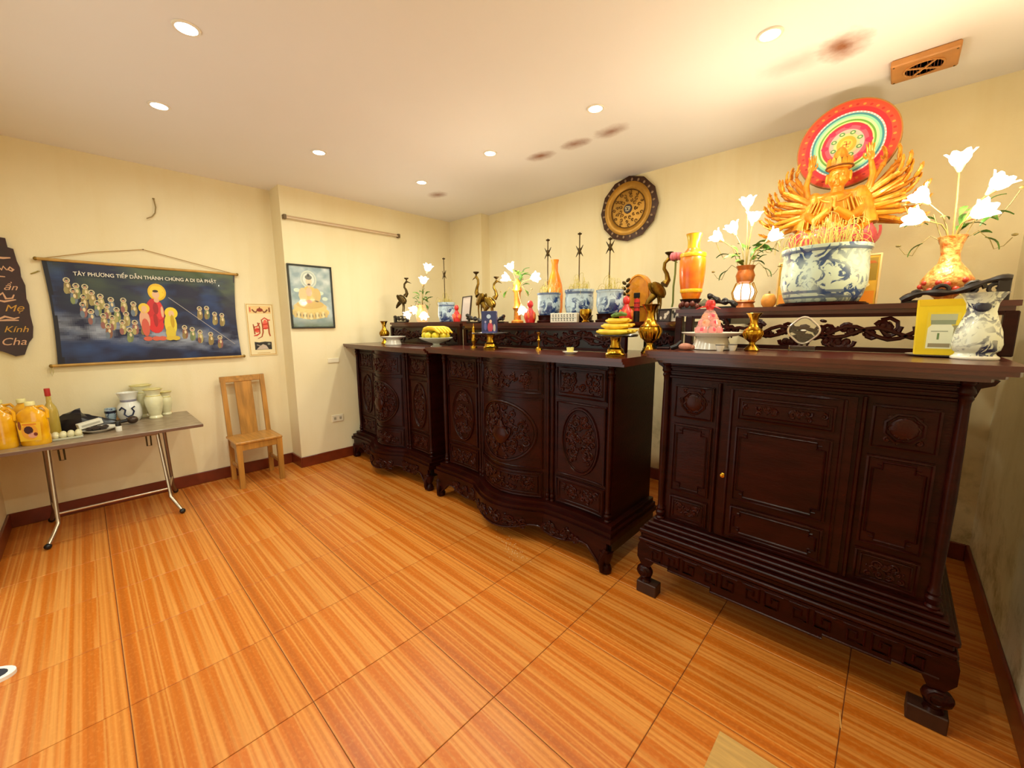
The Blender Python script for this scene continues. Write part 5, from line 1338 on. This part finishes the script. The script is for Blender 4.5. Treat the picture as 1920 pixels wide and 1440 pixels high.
# ------------------------------------------------------------------ wooden chair
def chair():
    t = thing('wooden_chair', 'plain varnished pine chair with one broad back splat', 'chair', (-4.385, 1.02, 0), PI/2)
    MB().cbox(-.192,.192,-.195,.165,.412,.436,.006).build('seat', M_CHAIRS, t, False)
    for s in (-1, 1):
        MB().add([(s*.165-.02,-.185,0),(s*.165+.02,-.185,0),(s*.165+.02,-.148,0),(s*.165-.02,-.148,0),(s*.165-.023,-.19,.412),(s*.165+.023,-.19,.412),(s*.165+.023,-.144,.412),(s*.165-.023,-.144,.412)],
                 [(3,2,1,0),(4,5,6,7),(0,1,5,4),(1,2,6,5),(2,3,7,6),(3,0,4,7)]).build('front_leg', M_CHAIR, t, False)
        # back post: straight leg below, raked above the seat
        x = s*.163; mb = MB(); prof = [(.0,.155),(.20,.145),(.42,.135),(.436,.135),(.70,.160),(1.0,.195)]
        vs = []; fs = []
        for z, yy in prof: vs += [(x-.019,yy-.016,z),(x+.019,yy-.016,z),(x+.019,yy+.016,z),(x-.019,yy+.016,z)]
        for k in range(len(prof)-1):
            for i in range(4): j = (i+1) % 4; fs.append((k*4+i, k*4+j, k*4+4+j, k*4+4+i))
        fs += [(3,2,1,0), tuple(len(vs)-4+i for i in range(4))]
        mb.add(vs, fs).build('back_post', M_CHAIR, t, False)
        MB().cbox(s*.163-.011,s*.163+.011,-.146,.135,.345,.412,.003).build('side_apron', M_CHAIR, t, False)
        MB().cbox(s*.163-.009,s*.163+.009,-.15,.145,.16,.195,.003).build('stretcher', M_CHAIR, t, False)
    MB().cbox(-.145,.145,-.182,-.160,.352,.412,.003).build('front_apron', M_CHAIR, t, False)
    sh = Matrix(((1,0,0,0),(0,1,.115,.085),(0,0,1,0),(0,0,0,1)))
    MB().cbox(-.185,.185,-.014,.014,.945,1.0,.004).xf(sh).build('top_rail', M_CHAIRS, t, False)
    MB().cbox(-.072,.072,-.008,.008,.434,.948,.003).xf(sh).build('back_splat', M_CHAIR, t, False)
chair()

# ------------------------------------------------------------------ folding table and what stands on it
TZ = .72
def table():
    t = thing('folding_table', 'grey-topped folding table on steel tube legs below the banner', 'table', (-4.24, .03, 0))
    X = lambda x: x+4.24
    Yy = lambda y: y-.03
    mt = mat('worn_grey_laminate', '#a08c72', .4, col2='#7c6650', vscale=14, coat=.2, stretch=(2,1,1))
    MB().cbox(X(-4.60), X(-3.88), Yy(-.515), Yy(.572), TZ-.024, TZ, .004).build('tabletop', mt, t, False)
    ed = mat('brown_edge_band', '#6a4a36', .5)
    MB().box(X(-3.88)-.001, X(-3.88)+.002, Yy(-.51), Yy(.568), TZ-.021, TZ-.003).build('edge_band', ed, t, False)
    def T(pts, r, nm, m=M_CHROME): MB().tube([(X(a), Yy(b), c) for a, b, c in pts], r, 10).build(nm, m, t)
    for ya, yj, yf in ((-.25,-.262,-.32), (.315,.342,.39)):
        T([(-4.16,ya,TZ-.024), (-4.12,yj,.16), (-4.105,yj-.002,.125), (-4.06,(yj+yf)/2,.07), (-4.0,yf,.022)], .0125, 'front_leg')
        yr = yj-.03 if yj < 0 else yj+.05
        T([(-4.38,yr*.96,TZ-.024), (-4.44,yr,.16), (-4.455,yr,.125), (-4.55,yr+(yf-yj)*.5,.022)], .0125, 'rear_leg', mat('dull_steel', '#8a7a68', .35, .8))
        for (a, b) in ((-4.0, yf), (-4.555, yr+(yf-yj)*.5)): MB().ell((X(a), Yy(b), .02), (.02,.02,.02), 12, 8).build('rubber_foot', M_BLACK, t)
        T([(-4.125,yj,.19), (-4.435,yr,.19)], .009, 'cross_bar')
        s = 1 if yj < 0 else -1
        T([(-4.0,ya+s*.05,TZ-.024), (-4.0,ya+s*.052,TZ-.13), (-4.0,ya+s*.075,TZ-.13), (-4.0,ya+s*.075,TZ-.024)], .005, 'fold_bracket', M_DARKBR)
    T([(-4.125,-.262,.19), (-4.125,.342,.19)], .009, 'stretcher')
    T([(-3.93,-.22,TZ-.032), (-3.93,.30,TZ-.032)], .009, 'rail', mat('dull_steel', '#8a7a68', .35, .8))
table()
def oil_jug(label, x, y, h, rz, lab=False, k=1.0):
    t = thing('oil_jug', label, 'bottle', (x, y, TZ), rz, 'yellow cooking oil jugs')
    oil = mat('golden_oil_plastic', '#f0b414', .15, coat=.5, col2='#d89408', vscale=14)
    w, d = .062*k, .042*k; z1 = h*.72
    ring = lambda s, z: [(w*s*cos(a)*(1.12 if abs(cos(a)) > .6 else 1), d*s*sin(a), z) for a in [2*PI*i/20 for i in range(20)]]
    vs = []; fs = []
    for s, z in ((.92,0),(1.0,.01),(1.0,h*.2),(.96,h*.24),(1.0,h*.3),(1.0,h*.55),(.96,h*.6),(.98,z1),(.7,h*.8),(.38,h*.86),(.3,h*.9)): vs += ring(s, z)
    for q in range(10):
        for i in range(20): j = (i+1) % 20; fs.append((q*20+i, q*20+j, q*20+20+j, q*20+20+i))
    fs.append(tuple(range(19,-1,-1)))
    MB().add(vs, fs).build('bottle', oil, t)
    MB().lathe([(.0,h),(.020*k,h),(.022*k,h*.99),(.022*k,h*.91),(.018*k,h*.90)], 16).build('cap', mat('pale_cap', '#e6dc9a', .4), t)
    MB().tube([(w*.35,0,h*.86), (w*.85,0,h*.88), (w*1.15,0,h*.78), (w*1.1,0,h*.60)], .009*k, 8).build('handle', oil, t)
    if lab:
        mb = MB(); yy = -d-.0016
        mb.poly([(-.05,h*.12),(.05,h*.12),(.055,h*.55),(-.055,h*.55)], yy+.0004, '#f0bc24'); mb.disc(0,h*.33,.038,.052,yy,'#e8a030',16); mb.disc(-.004,h*.37,.022,.026,yy-.0004,'#3a1420',10); mb.disc(.012,h*.25,.022,.018,yy-.0004,'#e0a088',10); mb.disc(.026,h*.27,.010,.012,yy-.0008,'#7a2a1c',8); mb.disc(-.042,h*.48,.008,.03,yy-.0004,'#8a4420',8); mb.stroke([(-.03,h*.5),(.035,h*.5)],.008,yy-.0004,'#e07a1c')
        mb.build('label_print', print_mat('jug_label', .4), t, False)
    return t
oil_jug('yellow oil jug with dark printed label at the table front', -4.02, -.285, .285, PI/2-.4, True, 1.05)
oil_jug('yellow oil jug cut by the left picture edge', -4.04, -.425, .285, PI/2-.3, False, 1.0)
oil_jug('yellow oil jug behind the labelled jug', -4.17, -.33, .29, PI/2-.6, False)
oil_jug('yellow oil jug farthest back by the wall corner', -4.30, -.44, .28, PI/2-.2, False)
rb = thing('glass_bottle', 'tall clear amber bottle with red cap behind the oil jugs', 'bottle', (-4.27, -.215, TZ))
MB().lathe([(.0,0),(.034,0),(.036,.01),(.036,.17),(.03,.20),(.014,.235),(.012,.29),(.0,.29)], 20).build('bottle', mat('amber_clear_bottle', '#cdb04a', .12, alpha=.75, coat=.4), rb)
MB().lathe([(.0,.335),(.014,.335),(.015,.33),(.015,.282),(.012,.28)], 14).build('cap', mat('red_cap', '#b3261e', .4), rb)
ft = thing('plastic_tray', 'pale clear tray of small rounded pieces beside the oil jugs', 'tray', (-4.07, -.15, TZ))
MB().cbox(-.045,.045,-.075,.075,0,.014,.004).build('tray', mat('clear_tray', '#e9e6c8', .2, alpha=.6), ft, False)
rg = random.Random(4)
for i in range(4):
    for j in range(2): MB().ell((-.022+.044*j, -.054+.036*i, .030), (.019,.019,.022), 10, 7).build('rounded_piece', mat('pale_bulb', '#e6ddb0', .4, var=.15, vscale=30), ft)
bg = thing('plastic_bag', 'crumpled black plastic bag lying on the table', 'bag', (-4.40, -.075, TZ))
mb = MB(); nz_ = vnoise(12); vs = []; fs = []; n, m = 22, 9
for k in range(m+1):
    th = PI/2*k/m
    for i in range(n):
        a = 2*PI*i/n; q = .72+.55*nz_(cos(a)*2.2+5+th, sin(a)*2.2+5+th*1.3); vs.append(((.12*cos(a)*cos(th)*q), .20*sin(a)*cos(th)*q, .135*sin(th)*q*(.8+.3*cos(a+1))))
for k in range(m):
    for i in range(n): j = (i+1) % n; fs.append((k*n+i, k*n+j, k*n+n+j, k*n+n+i))
fs.append(tuple(range(n-1,-1,-1)))
MB().add(vs, fs).build('bag_film', mat('black_bag_film', '#141018', .28, var=.2), bg, True, 20)
pt = thing('serving_plate', 'white plate with dark contents in front of the black bag', 'plate', (-4.19, .0, TZ))
MB().lathe([(.0,0),(.06,0),(.064,.004),(.105,.020),(.108,.024),(.07,.012),(.0,.010)], 32).build('dish', M_WHITE, pt)
for k in range(9):
    a = 2*PI*k/9; r = .045 if k % 2 else .02; MB().ell((r*cos(a), r*sin(a), .024), (.026,.022,.013), 8, 5).build('dark_piece', mat('dark_food', '#2c1c18', .5, var=.4, vscale=30), pt)
bx = thing('white_box', 'small white paper box lying tilted on the plate', 'box', (-4.24, -.035, TZ+.036)); bx.rotation_euler = (.18, 0, .25)
MB().cbox(-.03,.03,-.065,.065,0,.038,.003).build('carton', mat('white_paper_box', '#e9e4d2', .6), bx, False)
MB().box(.0302,.0306,-.05,.05,.012,.026).build('flap_line', mat('grey_line', '#b8b2a0', .6), bx, False)
bk = thing('black_ladle', 'black handled utensil lying between plate and porcelain vase', 'utensil', (-4.29, .12, TZ))
MB().tube([(-.01,-.05,.012), (0,0,.03), (.0,.05,.035)], [.012,.014,.012], 8).build('handle', M_BLACK, bk)
MB().ell((.0,.075,.034), (.034,.034,.03), 12, 8).build('bowl', mat('brown_metal', '#4a3a30', .35, .5), bk)
sb = thing('small_bottle', 'tiny bottle with black cap at the table front', 'bottle', (-4.07, .105, TZ))
MB().lathe([(.0,0),(.017,0),(.018,.004),(.018,.034),(.012,.04)], 16).build('glass', M_WHITE, sb)
MB().lathe([(.012,.038),(.016,.04),(.016,.07),(.014,.074),(.0,.074)], 14).build('cap', M_BLACK, sb)
bcp = thing('porcelain_cup', 'small blue-white cup left of the blue-white jar', 'cup', (-4.54, .085, TZ))
MB().lathe([(.0,0),(.022,0),(.024,.006),(.034,.04),(.036,.095),(.034,.108),(.031,.095),(.02,.02)], 20).build('bowl', M_PORC, bcp)
MB().lathe([(.0362,.07),(.037,.075),(.037,.085),(.0362,.09)], 20).build('dark_band', mat('cobalt_glaze', '#141a36', .3), bcp)
bwv = vase('squat blue-white porcelain jar with flared neck on the table', (-4.47, .195, TZ), [(.0,0),(.055,0),(.062,.008),(.074,.04),(.076,.09),(.070,.13),(.050,.158),(.050,.175),(.062,.215),(.070,.232),(.064,.232),(.045,.18)], mat('white_glaze', '#e2e0d6', .25, coat=.5), 'porcelain_jar')
mb = MB()
for k, pts in enumerate(([(-.05,.10),(-.03,.122),(-.008,.10),(-.018,.065),(.0,.045),(.03,.055),(.042,.085),(.03,.11),(.05,.122)], [(-.01,.03),(.01,.028)])):
    mb.tube([(.0775*sin(p[0]/.077+1.30), -.0775*cos(p[0]/.077+1.30), p[1]) for p in pts], .006, 6)
mb.build('painted_scroll', mat('ink_blue_glaze', '#151c3c', .3), bwv)
MB().lathe([(.0502,.158),(.0515,.162),(.0515,.172),(.0502,.176)], 24).build('grey_band', mat('grey_blue_glaze', '#8a8694', .3), bwv)
CP = [(.0,0),(.042,0),(.045,.008),(.036,.025),(.046,.06),(.058,.12),(.060,.165),(.048,.19),(.044,.205),(.058,.235),(.064,.25),(.056,.25),(.04,.2)]
for lab, x, y, k in (('front cream vase right of the blue-white jar', -4.43, .345, 1.0), ('rear cream vase behind the blue-white jar, tallest on the table', -4.575, .285, 1.1), ('small rightmost cream vase on the table', -4.54, .425, .82)):
    v = vase(lab, (x, y, TZ), [(r*k, z*k) for r, z in CP], M_CREAM, 'cream_vase')
    for z, r in ((.19*k,.049*k), (.245*k,.0635*k)): MB().lathe([(r,-.004),(r+.0025,0),(r,.004)], 24, (0,0,z)).build('raised_band', mat('cream_gold_band', '#d8c878', .35), v)

# ------------------------------------------------------------------ things on the floor
sd = thing('white_sandal', 'white slipper with dark strap at the left floor edge', 'slipper', (-2.672, -.488, 0), 1.2)
out = []
for i in range(28):
    a = 2*PI*i/28; x = .135*cos(a); out.append((x, (.056+.010*cos(a))*sin(a)))
MB().prism(out, 0, .016, 'z').build('sole', mat('white_rubber', '#efece4', .5), sd, True, 40)
MB().prism([(a*.82, b*.74) for a, b in out], .0161, .0175, 'z').build('insole', mat('navy_insole', '#1c2030', .6), sd, True, 40)
MB().tube([(-.03,-.045,.010), (-.015,-.036,.036), (-.01,0,.046), (-.015,.036,.036), (-.03,.045,.010)], [.012,.014,.014,.014,.012], 8, False, None, 2.2).build('strap', mat('white_strap', '#eceae2', .5), sd)
mt_ = thing('straw_mat', 'corner of a pale tan mat on the floor at the bottom edge', 'mat', (.02, 1.13, 0))
MB().cbox(-.345,.40,-.30,.305,0,.006,.002).build('mat_sheet', mat('tan_straw', '#d2a45c', .7, var=.25, vscale=6, bump=.25, bscale=40, stretch=(1,10,1)), mt_, False)
cr_ = MB(); rg = random.Random(17)
for k in range(46):
    x = -1.72+rg.gauss(0, .075); y = 1.80+rg.gauss(0, .03)-(x+1.72)*.35
    cr_.ell((x, y, .0016), (.003,.002,.0016), 6, 4)
tag(cr_.build('rice_grains', mat('white_grain', '#e6d6b0', .6)), 'scattered white grains on the floor before the middle cabinet', 'grains', None, 'stuff')
sc_ = thing('floor_scratch_tape', 'thin pale bent strip on the floor before the nearest cabinet', 'strip', (-.04, 1.905, .0))
MB().stroke([(-.05,0),(.025,-.005)], .004).xf(Matrix.Rotation(PI/2, 4, 'X')).xf(Matrix.Translation((0,0,.0012))).build('long_leg', mat('pale_strip', '#dfa860', .6), sc_, False)
MB().stroke([(.026,0),(.036,-.075)], .004).xf(Matrix.Rotation(-PI/2, 4, 'X')).xf(Matrix.Translation((0,-.08,.0012))).build('short_leg', mat('pale_strip', '#dfa860', .6), sc_, False)
